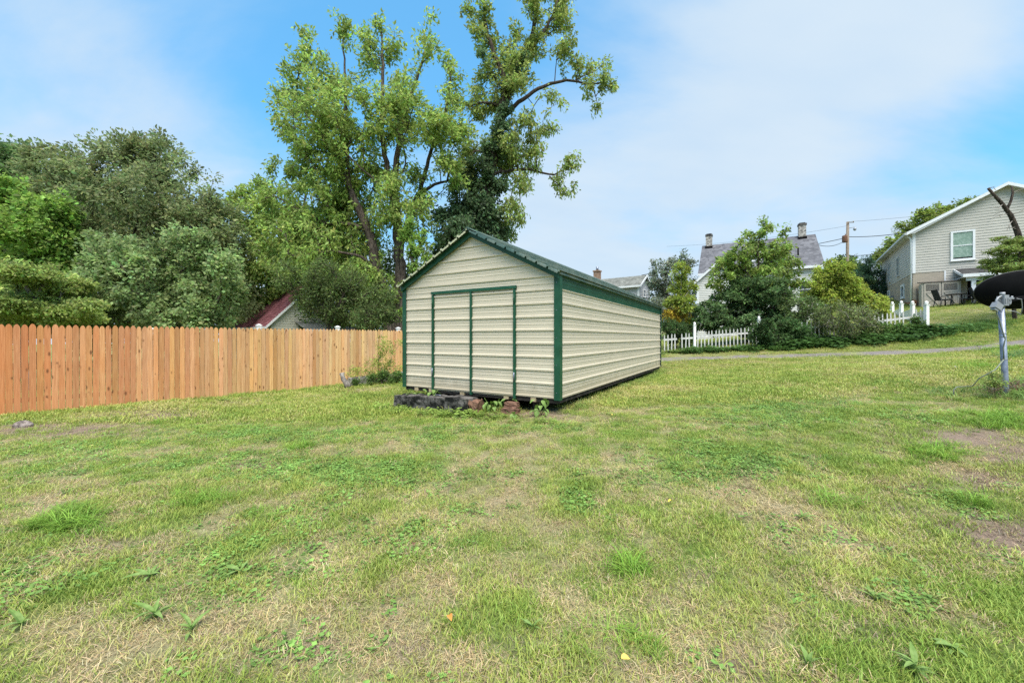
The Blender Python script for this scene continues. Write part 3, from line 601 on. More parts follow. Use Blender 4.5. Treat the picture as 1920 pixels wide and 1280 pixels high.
# climbing leaves at the shed corner
M_VINE = M_WEED
for k, (u, v, hgt, n, lab) in enumerate(((2.36, -.20, .26, 16, 'light green vine of pointed leaves climbing between the blocks and bricks'), (2.62, -.06, .22, 7, 'small sprig of vine leaves hanging under the shed edge above the bricks'), (3.34, -.20, .30, 15, 'bushy green vine with toothed leaves right under the shed corner'), (2.95, -.42, .10, 6, 'little seedling with pale leaves in front of the reddish brick'), (.55, -.22, .16, 9, 'grey green vine trailing over the far end of the concrete blocks'), (.95, -.16, .16, 9, 'yellowish vine leaves hanging from the shed edge over the blocks'))):
    x, y = sp(u, v); r = random.Random(50+k); b = g1(x, y)+(.2 if u < 2 else 0); root = empty('creeping_vine', (x, y, b), 0, lab, 'vine', 'vines under the shed front')
    st = MB(); tops = []
    for q in range(4):
        a = r.uniform(0, 6.28); e = (math.cos(a)*.13, math.sin(a)*.13, hgt*r.uniform(.6, 1)); st.tube([(0, 0, 0), (e[0]*.5, e[1]*.5, e[2]*.6), e], [.005, .004, .002], 5)
    st.build('stem', M_WEED, root); lm = leaf_mesh('leaf', .11, .075, .6, M_VINE)
    for q in range(n):
        a = r.uniform(0, 6.28); rr = r.uniform(.02, .15); o = link('leaf', lm, root, (math.cos(a)*rr, math.sin(a)*rr, hgt*r.uniform(.25, 1)), 0); o.rotation_euler = (r.uniform(-.4, .4), r.uniform(.1, .8), a+r.uniform(-.6, .6)); o.scale = (1,)*3
# ================================================================ the wooden fence
frz = math.atan2(FEN_D[1], FEN_D[0]); FB = EYE-1.555
fence = empty('wooden_fence', (FEN_O[0], FEN_O[1], FB), frz, 'orange brown picket privacy fence with rounded points along the lawn', 'fence')
def picket_mesh(h, wd, r):
    pts = []; n = 7; wd2 = wd/2
    top = [(wd2, h-.085), (wd2*.93, h-.062), (wd2*.74, h-.035), (wd2*.45, h-.012), (wd2*.15, h)]
    loop = [(-wd2, 0), (wd2, 0)]+top+[(-a, b) for a, b in top[::-1]]
    m = MB(); m.prism([(a, 0, b) for a, b in loop], (0, .018, 0)); return m.mesh('picket', M_PICKET)
pm = [picket_mesh(1.82, .0925, None), picket_mesh(1.825, .0935, None), picket_mesh(1.815, .0915, None)]
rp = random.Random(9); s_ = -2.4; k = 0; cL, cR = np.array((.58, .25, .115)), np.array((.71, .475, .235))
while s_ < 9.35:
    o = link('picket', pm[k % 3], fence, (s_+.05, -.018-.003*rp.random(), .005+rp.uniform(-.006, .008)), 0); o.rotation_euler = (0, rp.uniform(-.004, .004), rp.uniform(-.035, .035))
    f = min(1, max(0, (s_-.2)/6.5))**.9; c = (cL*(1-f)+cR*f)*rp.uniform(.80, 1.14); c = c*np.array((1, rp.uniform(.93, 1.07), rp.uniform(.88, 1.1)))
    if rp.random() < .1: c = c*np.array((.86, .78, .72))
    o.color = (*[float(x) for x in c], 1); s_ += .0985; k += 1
for z in (.3, .95, 1.58):
    m = MB(); m.box((-2.45, .004, z-.045), (9.4, .042, z+.045)); m.build('rail', M_POSTW, fence)
for s_ in (-2.25, -.02, 2.21, 4.46, 6.69, 8.92):
    ptop = 1.885 if s_ > 4 else 1.74; p = MB(); p.box((s_-.05, .044, -.3), (s_+.05, .144, ptop)); pp = p.build('post', M_WHITE, fence)
    cpm = MB(); a = .066; z = ptop; cpm.box((s_-a, .094-a, z), (s_+a, .094+a, z+.03)); b = .045
    cpm.prism([(s_-b, .094-b, z+.03), (s_+b, .094-b, z+.03), (s_+b, .094+b, z+.03), (s_-b, .094+b, z+.03)], (0, 0, .012)); q = .03
    cpm.poly([(s_-b, .094-b, z+.0421), (s_+b, .094-b, z+.0421), (s_, .094, z+.06)]); cpm.poly([(s_+b, .094-b, z+.0421), (s_+b, .094+b, z+.0421), (s_, .094, z+.06)]); cpm.poly([(s_+b, .094+b, z+.0421), (s_-b, .094+b, z+.0421), (s_, .094, z+.06)]); cpm.poly([(s_-b, .094+b, z+.0421), (s_-b, .094-b, z+.0421), (s_, .094, z+.06)])
    cpm.build('post_cap', M_WHITE, pp)
# low concrete wall, broken stump, sapling at the far end of the fence
m = MB(); r = random.Random(3); N = 14; p0, p1 = np.array((-5.0, 12.15)), np.array((-3.2, 13.6))
top = []; 
for k in range(N):
    f = k/(N-1); p = p0+(p1-p0)*f; h = .27+.09*f+r.uniform(-.02, .02); top.append((p[0], p[1], h))
nrm = np.array(((p1-p0)[1], -(p1-p0)[0])); nrm /= np.linalg.norm(nrm)
zb = g1(*p0)-.15
for (a, b, h), (a2, b2, h2) in zip(top[:-1], top[1:]):
    q = [Vector((a, b, zb)), Vector((a2, b2, zb)), Vector((a2, b2, zb+.15+h2)), Vector((a, b, zb+.15+h))]; e = Vector((-nrm[0]*.2, -nrm[1]*.2, 0))
    m.quad(*q); m.quad(q[3], q[2], q[2]+e, q[3]+e); m.quad(q[1]+e, q[0]+e, q[3]+e, q[2]+e)
e = Vector((-nrm[0]*.2, -nrm[1]*.2, 0)); a = Vector((*p0, zb)); h = top[0][2]+.15; m.quad(a+e, a, a+Vector((0, 0, h)), a+e+Vector((0, 0, h)))
o = m.build('retaining_wall', M_CONC); tag(o, 'low mossy concrete wall at the end of the wooden fence beside the shed', 'wall')
a = P(652, 722, 11.8); b = P(638, 702, 11.9); m = MB(); m.tube([a+Vector((.03, 0, -.06)), a, (a+b)/2+Vector((-.02, 0, .03)), b+Vector((.05, 0, .02)), b], [.09, .085, .07, .06, .05], 9); m.tube([b+Vector((.06, 0, 0)), b+Vector((.12, .02, .05))], [.04, .025], 6)
o = m.build('tree_stump', M_BARKG); tag(o, 'short leaning broken stump in front of the wooden fence by the low wall', 'stump')
# stones
def stone(name, px, py, Y, lx, ly, lz, mat, label, seed):
    r = np.random.default_rng(seed); import bmesh
    bm = bmesh.new(); bmesh.ops.create_icosphere(bm, subdivisions=3, radius=1); p = r.normal(0, 1, (6, 3))
    for v in bm.verts:
        d = 1+sum(.07*math.sin(3*v.co.dot(Vector(q))) for q in p); v.co = Vector((v.co.x*lx*d, v.co.y*ly*d, max(-.4*lz, v.co.z*lz*d)))
    me = bpy.data.meshes.new(name); bm.to_mesh(me); bm.free(); me.materials.append(mat); q = P(px, py, Y); o = link(name, me, None, (q.x, q.y, g1(q.x, q.y)+lz*.2), r.uniform(0, 3)); return tag(o, label, 'stone')
stone('stone', 42, 803, 6.75, .12, .09, .085, M_STONE, 'rough brown stone on the bare strip near the wooden fence', 1)
stone('stone', 1790, 708, 9.3, .17, .12, .035, M_PAD, 'flat pale stone half sunk in the grass near the dish pole', 2)
# fallen leaves
for k, (px, py, lab, c) in enumerate(((1165, 1252, 'yellow fallen leaf in the foreground grass nearest the bottom edge', (.62, .42, .10)), (775, 1033, 'curled brown fallen leaf in the middle of the lawn', (.16, .08, .05)), (1260, 948, 'small yellow fallen leaf on the lawn in line with the shed side', (.6, .5, .06)), (842, 1168, 'tiny orange fallen leaf on dry grass', (.5, .22, .05)), (1147, 783, 'pale yellow fallen leaf on the grass before the shed corner', (.65, .5, .12)), (172, 841, 'pale yellow fallen leaf on the clover by the fence strip', (.65, .55, .2)))):
    Y = 3.
    for _ in range(12): X = (px-960)/F*Y; Y = (EYE-g1(X, Y))*F/(py-633)
    X = (px-960)/F*Y; o = link('fallen_leaf', leaf_mesh('fallen_leaf', .042, .03, .9, plain('dry_leaf_%d' % k, c, .7, .2), fold=.3), None, (X, Y, g1(X, Y)+.045), k*1.3); o.rotation_euler = (.2, -.3, k*1.7); tag(o, lab, 'leaf', 'fallen leaves on the lawn')
# ================================================================ satellite dish
b = P(1886, 738, 6.15); tpt = P(1876.5, 566, 6.05); dishr = empty('satellite_dish', (b.x, b.y, g1(b.x, b.y)), 0, 'black oval satellite dish on a leaning grey pole seen from behind', 'satellite dish')
O = Vector(dishr.location)
m = MB(); m.tube([Vector((0, 0, -.3)), b-O, tpt-O], .037, 18); m.build('pole', M_GALV, dishr)
cm = MB()
for f in (.38, .62, .66): q = (b-O).lerp(tpt-O, f); cm.tube([q, q+Vector((0, 0, .012))], .041, 18)
cm.build('pole_clamp', M_GREY, dishr)
c = P(1914, 543, 6.2)-O; nrm = Vector((.30, .86, .42)).normalized(); xr = nrm.cross(Vector((0, 0, 1))).normalized(); yu = xr.cross(nrm)
m = MB(); RA, RB = .555, .315; rings = 9; seg = 48; V = []
def dp(f, a, off=0.):
    x, y = RA*f*math.cos(a), RB*f*math.sin(a); return c+xr*x+yu*y+nrm*(.13*f*f-.13+off)
for side, off in ((0, 0.), (1, -.012)):
    i0 = len(m.v)
    for k in range(rings+1):
        for q in range(seg): m.v.append(tuple(dp(k/rings, 2*math.pi*q/seg, off)))
    for k in range(rings):
        for q in range(seg):
            a_, b_ = i0+k*seg+q, i0+k*seg+(q+1) % seg; fc = (a_, b_, b_+seg, a_+seg); m.f.append(fc if side == 0 else fc[::-1]); m.sm.append(True)
for q in range(seg): a_ = rings*seg+q; b_ = rings*seg+(q+1) % seg; o_ = (rings+1)*seg; m.f.append((a_, b_, b_+o_, a_+o_)); m.sm.append(True)
m.build('reflector', M_BLACK, dishr)
m = MB(); m.tube([dp(1.0, 2*math.pi*q/48, -.006) for q in range(49)], .008, 6, False); m.build('rim', plain('dish_rim', (.03, .03, .032), .5, .4), dishr)
tq = tpt-O; M_BR = M_GREY
m = MB(); m.tube([tq+Vector((0, 0, -.09)), tq+Vector((0, 0, .085))], .043, 16); m.box(tuple(tq+Vector((-.035, -.075, -.06))), tuple(tq+Vector((.035, -.045, .10)))); 
for dx in (-.017, .017): m.box(tuple(tq+Vector((dx-.006, -.085, -.03))), tuple(tq+Vector((dx+.006, -.075, .05))))
m.tube([tq+Vector((0, -.02, .10)), tq+Vector((0, -.02, .145))], .03, 10); m.build('mount_bracket', M_BR, dishr)
m = MB(); m.tube([tq+Vector((.108*math.cos(a), -.03, .088*math.sin(a))) for a in np.linspace(-.5, math.pi+.5, 22)], .013, 8); 
for a in np.linspace(.0, math.pi, 7): m.tube([tq+Vector((.04*math.cos(a), -.03, .04*math.sin(a))), tq+Vector((.108*math.cos(a), -.03, .088*math.sin(a)))], .007, 6)
m.box(tuple(tq+Vector((.07, -.045, .04))), tuple(tq+Vector((.15, -.01, .065)))); m.tube([tq+Vector((.135, -.02, .06)), tq+Vector((.15, -.02, .085))], .013, 8); m.build('elevation_arc', M_BR, dishr)
m = MB(); m.bar(tq+Vector((0, 0, 0)), dp(.25, -1.9, -.02), .06, .05); m.build('back_bracket', M_BLACK, dishr)
M4 = Matrix.Translation(tq+Vector((-.125, -.05, -.07))) @ Matrix.Rotation(.55, 4, 'Y')
m = MB(); m.box((-.05, -.04, -.045), (.05, .04, .045), M4); m.box((-.03, -.03, -.075), (.03, .03, -.045), M4); m.build('signal_unit', M_GREY, dishr)
m = MB(); s0 = tq+Vector((-.14, -.05, -.13)); q = [s0]+[(b-O).lerp(tpt-O, f)+Vector((-.045-.05*math.sin(f*9)*(f > .5), -.035, 0)) for f in (.82, .7, .6, .5, .38)]
m.tube(q, .008, 6); e = q[-1]; gl = P(1788, 728, 6.3)-O; gl.z = g1(*(gl+O).xy)-O.z
m.tube([e, e+Vector((-.16, -.02, -.16)), e+Vector((-.38, 0, -.29)), gl+Vector((.30, 0, .17)), gl+Vector((.05, 0, .16)), gl+Vector((0, 0, .11)), gl+Vector((0, 0, -.02))], .0085, 6); m.build('cable', M_CABLEG, dishr)
m = MB(); m.tube([tq+Vector((.2, -.03, .05)), tq+Vector((.29, -.02, .04)), tq+Vector((.33, .0, -.08)), tq+Vector((.35, .03, -.19))], .006, 6); m.tube([tq+Vector((.05, -.04, -.13)), tq+Vector((.2, -.02, -.15)), tq+Vector((.35, .03, -.19))], .006, 6); m.build('lead', M_GREY, dishr)
# ================================================================ house materials
M_SIDE = plain('white_lap_siding', (.46, .435, .385), .55, .3, var=.05, sc=1.2); M_SIDEW = plain('bright_white_siding', (.58, .57, .53), .55, .3, var=.05, sc=1.2)
M_SIDEG = plain('grey_siding', (.40, .41, .43), .6, .3, var=.06); M_TRIM = plain('white_trim', (.70, .71, .72), .5, .3, var=.03)
M_DTRIM = plain('grey_gutter', (.50, .50, .49), .5, .3, var=.05)
def shingle(name, c1, c2, sc=(3.2, 3.2, 3.2)):
    t = NT(name, .9, .15); v = t.coord(scale=sc); b = t.n('ShaderNodeTexVoronoi'); t.l(v, b.inputs['Vector']); b.inputs['Scale'].default_value = 1.3
    n = t.noise(t.coord(), 1.1, 5, .6); c = t.mix(b.outputs['Color'], c1, c2); c = t.mix(t.ramp(n, .4, .75, 0, .4), c, tuple(x*.55 for x in c1)); t.col(c); t.bump(t.noise(v, 8, 3), .5, .02); return t.m
M_SLATE = shingle('slate_shingle', (.085, .085, .095), (.20, .20, .215)); M_MAROON = shingle('maroon_shingle', (.11, .035, .04), (.24, .10, .11)); M_GSHIN = shingle('grey_shingle', (.13, .135, .12), (.25, .255, .23)); M_DSHIN = shingle('dark_shingle', (.04, .04, .04), (.12, .115, .11))
t = NT('painted_brick', .9, .15); v = t.coord(); br = t.n('ShaderNodeTexBrick'); mpv = t.n('ShaderNodeCombineXYZ'); sxx = t.n('ShaderNodeSeparateXYZ'); t.l(v, sxx.inputs[0])
t.l(t.math('ADD', sxx.outputs[0], sxx.outputs[1]), mpv.inputs[0]); t.l(sxx.outputs[2], mpv.inputs[1]); t.l(mpv.outputs[0], br.inputs['Vector'])
br.inputs['Scale'].default_value = 1; br.inputs['Brick Width'].default_value = .21; br.inputs['Row Height'].default_value = .075; br.inputs['Mortar Size'].default_value = .008
br.inputs['Color1'].default_value = (.44, .37, .29, 1); br.inputs['Color2'].default_value = (.36, .31, .24, 1); br.inputs['Mortar'].default_value = (.30, .27, .23, 1)
n = t.noise(v, 1.1, 4); f = t.ramp(t.math('ADD', sxx.outputs[2], t.math('MULTIPLY', n, .3)), .72, .84, 1, 0); t.col(t.mix(f, br.outputs[0], (.36, .145, .075))); t.bump(br.outputs['Fac'], -.5, .01); M_BRICK = t.m
M_CHIM = shingle('chimney_masonry', (.10, .09, .08), (.55, .52, .47), (6, 6, 6)); M_CBRICK = shingle('chimney_brick', (.22, .13, .09), (.36, .25, .18), (7, 7, 7))
t = NT('window_glass', .08, .6); t.col((.16, .24, .20)); M_GLASSG = t.m
t = NT('dark_window_glass', .1, .6); t.col((.02, .025, .03)); M_GLASS = t.m
t = NT('window_screen', .7, .3); v = t.coord(); t.col(t.mix(t.ramp(t.noise(v, 12, 6, .7), .35, .7), (.16, .25, .20), (.33, .42, .36))); M_SCREEN = t.m
M_CAB = plain('taupe_resin', (.40, .36, .30), .6, .3, var=.06); M_CABD = plain('dark_brown_resin', (.10, .085, .075), .6, .3); M_PATIO = plain('dark_patio_metal', (.018, .018, .02), .5, .4); M_CUSH = plain('patio_fabric', (.03, .03, .032), .85, .2)
M_DARK = plain('shade_and_dark_metal', (.008, .007, .007), .9, .1); M_POLE = bark_mat('utility_wood', (.15, .12, .09), (.28, .23, .18)); M_CREAMH = plain('cream_siding', (.52, .50, .42), .6, .3, var=.08)  # M_DARK: near black for painted shade, also flashing and vent pipe
def laps(m, a, b, z0, z1, out, pitch=.16, dep=.02, lim=None):
    """lap boards from a to b (2-D points), out = outward unit 2-D, lim(z) gives the two end fractions"""
    a = np.array(a, float); b = np.array(b, float); o = np.array(out, float); z = z0
    while z < z1-.01:
        z2 = min(z+pitch, z1); f0, f1 = (0, 1) if lim is None else lim((z+z2)/2)
        if f1-f0 > .01:
            p, q = a+(b-a)*f0, a+(b-a)*f1
            lo, hi = o*(dep+.002), o*.002
            m.quad((*(p+lo), z), (*(q+lo), z), (*(q+hi), z2), (*(p+hi), z2)); m.quad((*(p+hi), z), (*(q+hi), z), (*(q+lo), z), (*(p+lo), z))
        z = z2
def courses(m, c00, c10, c01, c11, n, t_=.018):
    """stepped shingle rows on a roof plane: c00-c10 is the eave, c01-c11 the ridge"""
    c00, c10, c01, c11 = map(Vector, (c00, c10, c01, c11)); nr = (c10-c00).cross(c01-c00).normalized()
    if nr.z < 0: nr = -nr
    for k in range(n):
        a, b = k/n, (k+1)/n; p, q = c00.lerp(c01, a), c10.lerp(c11, a); r_, s_ = c00.lerp(c01, b), c10.lerp(c11, b)
        m.quad(p+nr*t_, q+nr*t_, s_+nr*.003, r_+nr*.003); m.quad(p, q, q+nr*t_, p+nr*t_)
def window(parent, org, u, n, wd, ht, glass, rail=True, fr=.07, name='window', frame=None, muntin=False):
    """org: lower corner (Vector), u: unit vector along the wall, n: outward"""
    org, u, n = Vector(org), Vector(u), Vector(n); z = Vector((0, 0, 1)); M = Matrix((u, -n, z)).transposed().to_4x4(); M.translation = org
    m = MB(); m.box((fr, -.02, fr), (wd-fr, .03, ht-fr), M); w_ = m.build(name, glass, parent)
    m = MB()
    for lo, hi in (((0, -.06, 0), (fr, .03, ht)), ((wd-fr, -.06, 0), (wd, .03, ht)), ((fr, -.058, 0), (wd-fr, .03, fr)), ((fr, -.058, ht-fr), (wd-fr, .03, ht))): m.box(lo, hi, M)
    if rail: m.box((fr, -.04, ht*.5-.025), (wd-fr, -.015, ht*.5+.025), M)
    m.build('frame', frame or M_TRIM, w_); m = MB(); m.box((-.03, -.09, -.04), (wd+.03, .02, -.002), M); m.build('sill', frame or M_TRIM, w_); return w_
# ================================================================ big two storey house on the hill
RO_ = np.array((25.4, 25.0)); RU = np.array((.81, -.585)); RV = np.array((.585, .81)); RB_ = EYE+1.75
hr = empty('house', (RO_[0], RO_[1], RB_), math.atan2(RU[1], RU[0]), 'large two storey house with pale lap siding above brick, on the grassy hill', 'house')
Zr = lambda h: EYE+h-RB_           # eye relative height to house local
WU, WV, ze, zr, zb = 7.6, 11.2, Zr(6.72), Zr(8.78), Zr(4.09)
H = MB(); H.box((.0, .0, -1.), (WU, WV, zb-.02)); H.build('foundation', M_BRICK, hr)
m = MB(); m.box((.02, .02, zb-.018), (WU-.02, WV-.02, ze)); m.prism([(.02, .02, ze), (WU-.02, .02, ze), (WU/2, .02, zr-.02)], (0, WV-.04, 0)); m.build('wall', M_SIDE, hr)
lim = lambda z: (0, 1) if z < ze else ((z-ze)/(zr-ze)*.5, 1-(z-ze)/(zr-ze)*.5)
m = MB(); laps(m, (1.42, 0), (WU, 0), Zr(2.35), zb, (0, -1)); laps(m, (0, 0), (WU, 0), zb, zr-.05, (0, -1), lim=lim); m.build('siding', M_SIDE, hr)
m = MB(); laps(m, (0, WV), (0, 0), zb, ze-.03, (-1, 0)); m.build('siding', M_SIDE, hr)
m = MB(); m.box((-.03, -.032, zb-.02), (.11, .0, ze)); m.box((-.032, -.03, zb-.02), (-.001, .11, ze-.002)); m.build('corner_board', M_TRIM, hr)
m = MB(); m.box((1.36, -.02, Zr(2.4)), (1.43, -.001, zb)); m.build('corner_board', M_TRIM, hr)
OVH = .35
for s_ in (0, 1):
    f = (lambda u: u) if s_ == 0 else (lambda u: WU-u); sl = (zr-ze)/(WU/2); e = -OVH
    za = ze+sl*e+.10
    m = MB(); courses(m, (f(e), -OVH, za), (f(e), WV+OVH, za), (f(WU/2), -OVH, zr+.10), (f(WU/2), WV+OVH, zr+.10), 22); rf = m.build('roof', M_DSHIN, hr)
    m = MB(); m.prism([(f(e), -OVH-.02, za-.17), (f(WU/2), -OVH-.02, zr-.07), (f(WU/2), -OVH-.02, zr+.11), (f(e), -OVH-.02, za+.02)], (0, .03, 0)); m.build('fascia', M_TRIM, rf)
    m = MB(); m.prism([(f(e), -OVH+.01, za-.10), (f(0)-(.0 if s_ else 0), -OVH+.01, za-.10), (f(WU/2), -OVH+.01, zr-.05), (f(WU/2), -OVH+.01, zr+.07), (f(e), -OVH+.01, za-.02)], (0, WV+2*OVH-.02, 0)); m.build('soffit', M_DTRIM, rf)
    m = MB(); m.box((min(f(e-.09), f(e-.005)), -OVH, za-.14), (max(f(e-.09), f(e-.005)), WV+OVH, za-.01)); m.build('gutter', M_DTRIM, rf)
m = MB(); m.tube([(-.3, .12, ze-.15), (-.12, .06, ze-.4), (-.075, .05, ze-.5), (-.075, .05, .1)], .05, 8); m.build('downspout', M_TRIM, hr)
m = MB(); m.tube([(-.3, WV-.1, ze-.15), (-.12, WV-.1, ze-.4), (-.075, WV-.1, ze-.5), (-.075, WV-.1, .8)], .05, 8); m.build('downspout', M_TRIM, hr)
X, Y_, Z = Vector((1, 0, 0)), Vector((0, 1, 0)), Vector((0, 0, 1))
window(hr, (1.62, -.02, Zr(4.66)), X, -Y_, 1.0, 1.78, M_SCREEN, fr=.1)
m = MB(); m.box((1.74, -.055, Zr(4.76)), (2.5, -.045, Zr(4.84))); m.build('window_gap_shade', M_DARK, hr)  # solid dark strip over the screen, shade of a gap put into colour
for vv, hh, w_, h0 in ((4.1, 1.35, .55, 4.45), (7.3, 1.5, .6, 4.4)): window(hr, (-.02, vv+w_, Zr(h0)), -Y_, -X, w_, hh, M_GLASS, frame=M_DTRIM, fr=.05)
window(hr, (-.005, 3.35, Zr(2.72)), -Y_, -X, .95, .95, M_GLASS, rail=False, fr=.13); window(hr, (-.005, 8.4, Zr(2.8)), -Y_, -X, .8, .95, M_GLASS, rail=False, fr=.1)
m = MB(); m.box((-.22, 6.2, .95), (-.02, 6.55, 1.45)); m.tube([(-.12, 6.37, .4), (-.12, 6.37, .95)], .03, 6); m.build('gas_meter', M_GREY, hr)
# porch: roof, post, dark sheet painted as the doorway shade
pr0, pr1, py_ = 1.75, 5.8, -1.5
m = MB(); zt, zl = Zr(4.15), Zr(3.62); courses(m, (pr0, py_-.2, zl), (pr1, py_-.2, zl), (pr0+.05, -.01, zt), (pr1, -.01, zt), 8); por = m.build('porch_roof', M_DSHIN, hr)
m = MB(); m.prism([(pr0-.005, py_-.21, zl-.16), (pr0-.005, -.01, zt-.16), (pr0-.005, -.01, zt-.005), (pr0-.005, py_-.21, zl-.005)], (.04, 0, 0)); m.box((pr0, py_-.235, zl-.16), (pr1, py_-.205, zl+.02)); m.box((pr0+.06, py_-.15, zl-.14), (pr1, -.03, zl-.10)); m.build('fascia', M_TRIM, por)
m = MB(); m.box((pr0+.18, py_-.05, zl-.36), (pr1, py_+.08, zl-.141)); m.build('beam', M_TRIM, por)
for u in (2.12, 4.05): m = MB(); m.box((u, py_-.03, -.3), (u+.17, py_+.06, zl-.362)); m.build('porch_post', M_TRIM, hr)
m = MB(); m.box((2.32, -.03, -.2), (5.6, -.018, Zr(3.55))); m.build('porch_opening_shade', M_DARK, hr)  # flat black sheet on the wall, the porch's inner shade as colour
m = MB(); m.box((1.9, -.09, -.2), (2.0, -.02, Zr(3.5))); m.build('door_casing', M_TRIM, hr)
m = MB(); m.box((1.5, py_-.6, -.9), (6, -.04, .02)); m.build('patio_slab', M_CONC, hr)
def hw(u, v, z=0): p = RO_+RU*u+RV*v; return (float(p[0]), float(p[1]), RB_+z)
hrz = math.atan2(RU[1], RU[0])
cab = empty('storage_cabinet', hw(.22, -.95, .05), hrz, 'taupe resin storage cabinet with crossed door panels against the brick', 'cabinet')
m = MB(); m.box((0, 0, 0), (1.62, .75, 1.52)); m.build('body', M_CAB, cab); m = MB(); m.prism([(-.06, -.07, 1.521), (1.68, -.07, 1.521), (1.68, .8, 1.60), (-.06, .8, 1.60)], (0, 0, .06)); m.build('lid', M_CABD, cab)
for a in (.10, .85):
    m = MB(); m.box((a, -.025, .06), (a+.69, -.003, 1.48)); d = m.build('door', M_CAB, cab)
    m = MB()
    for lo, hi in (((a, -.045, .06), (a+.06, -.026, 1.48)), ((a+.63, -.045, .06), (a+.69, -.026, 1.48)), ((a+.06, -.044, .06), (a+.63, -.026, .12)), ((a+.06, -.044, .92), (a+.63, -.026, .99)), ((a+.06, -.044, 1.42), (a+.63, -.026, 1.48))): m.box(lo, hi)
    m.bar((a+.08, -.034, .14), (a+.61, -.034, .9), .016, .05, (0, 1, 0)); m.bar((a+.61, -.036, .14), (a+.08, -.036, .9), .014, .05, (0, 1, 0)); m.build('brace', M_CAB, d)
    m = MB()
    for z in np.arange(1.04, 1.4, .07): m.box((a+.07, -.036, z), (a+.62, -.026, z+.04))
    m.build('louvre', M_CABD, d)
def chair(u, v, rz, label):
    c = empty('patio_chair', hw(u, v, .03), rz, label, 'chair', 'patio chairs by the porch')
    m = MB(); m.box((-.26, -.26, .40), (.26, .24, .45)); m.build('seat', M_CUSH, c); m = MB(); m.prism([(-.25, .22, .45), (.25, .22, .45), (.25, .40, 1.02), (-.25, .40, 1.02)], (0, .035, 0)); m.build('backrest', M_CUSH, c)
    for x in (-.28, .28):
        m = MB(); m.tube([(x, -.30, 0), (x, -.27, .62), (x, .22, .64)], .018, 6); m.build('armrest', M_PATIO, c)
        for y, y2 in ((-.24, -.25), (.22, .3)): m = MB(); m.tube([(x*.95, y2, 0), (x*.9, y, .42)], .02, 6); m.build('leg', M_PATIO, c)
    return c
def table(u, v, w_, label):
    c = empty('patio_table', hw(u, v, .03), hrz, label, 'table', 'patio tables by the porch'); m = MB(); m.lathe([(w_*.99, .69), (w_, .70), (w_, .725), (w_*.98, .73)], (0, 0, 0), 20); m.build('table_top', M_PATIO, c)
    for k in range(4): a = k*math.pi/2+.6; m = MB(); m.tube([(w_*.85*math.cos(a), w_*.85*math.sin(a), 0), (w_*.6*math.cos(a), w_*.6*math.sin(a), .69)], .02, 6); m.build('leg', M_PATIO, c)
    return c
chair(.95, -1.75, hrz+1.9, 'dark patio chair turned sideways in front of the taupe storage cabinet'); table(1.45, -1.9, .42, 'round dark patio table in front of the storage cabinet'); chair(1.98, -1.75, hrz-1.5, 'dark patio chair facing the table, at the end of the storage cabinet')
table(2.65, -2.1, .5, 'dark patio table before the white porch post'); chair(2.3, -2.2, hrz+1.6, 'dark patio chair beside the white porch post'); chair(3.3, -2.0, hrz-1.7, 'dark patio chair in front of the painted porch shade')
gr = empty('kettle_grill', hw(3.75, -1.9, .03), 0, 'round black kettle grill on legs by the porch opening', 'grill'); m = MB(); m.lathe([(.05, .5), (.22, .53), (.30, .66), (.31, .76), (.30, .80), (.24, .95), (.1, 1.03), (.02, 1.04)], (0, 0, 0), 20); m.build('bowl', M_PATIO, gr)
for k in range(3): a = k*2.1; m = MB(); m.tube([(.28*math.cos(a), .28*math.sin(a), 0), (.17*math.cos(a), .17*math.sin(a), .56)], .016, 6); m.build('leg', M_GREY, gr)
m = MB(); m.tube([(-.06, 0, 1.04), (-.06, 0, 1.09), (.06, 0, 1.09), (.06, 0, 1.04)], .012, 6); m.build('handle', M_GREY, gr)
m = MB(); a = Vector(hw(3.15, -2.15, 0.02)); b_ = Vector(hw(2.75, -1.78, 2.75)); m.tube([a, b_], .03, 8); m.tube([b_, b_+Vector((.12, -.1, -.32))], .02, 6); m.tube([b_+Vector((0, 0, -.2)), b_+Vector((-.34, .2, -.75))], .015, 6); o = m.build('tool_pole', M_GREY); tag(o, 'tall grey pole with a hooked end leaning on the porch roof', 'pole')
m = MB(); a = Vector(hw(.03, -.06, .0)); m.tube([a+Vector((.05, -.2, 0)), a+Vector((.12, -.05, 1.35))], .025, 7); m.box(tuple(a+Vector((-.05, -.3, -.02))), tuple(a+Vector((.17, -.1, .1)))); o = m.build('push_broom', M_CABD); tag(o, 'dark broom leaning on the brick corner beside the cabinet', 'broom')
# ================================================================ white house with slate roof
WO = np.array((15.5, 32.4)); WUu = np.array((.866, -.5)); WVv = np.array((.5, .866)); WBz = EYE-.3
hw2 = empty('house', (*WO, WBz), math.atan2(WUu[1], WUu[0]), 'white house with steep dark slate roof and two stubby chimneys behind the shrubs', 'house')
q = lambda h: EYE+h-WBz
L_, D_, e_, r_ = 7.85, 8., q(5.35), q(8.35)
m = MB(); m.box((0.1, .1, -1), (L_-.1, D_-.1, e_)); m.prism([(.1, .1, e_), (.1, D_-.1, e_), (.1, D_/2, r_-.1)], (L_-.2, 0, 0)); m.build('wall', M_SIDEW, hw2)
m = MB(); laps(m, (0, .08), (L_, .08), q(-.5), e_-.02, (0, -1), .14); m.build('siding', M_SIDEW, hw2)
m = MB(); courses(m, (-.2, -.2, e_-.13), (L_+.2, -.2, e_-.13), (-.2, D_/2, r_), (L_+.2, D_/2, r_), 30); rf = m.build('roof', M_SLATE, hw2); m = MB(); courses(m, (-.2, D_+.2, e_-.13), (L_+.2, D_+.2, e_-.13), (-.2, D_/2, r_), (L_+.2, D_/2, r_), 14); m.build('roof', M_SLATE, hw2)
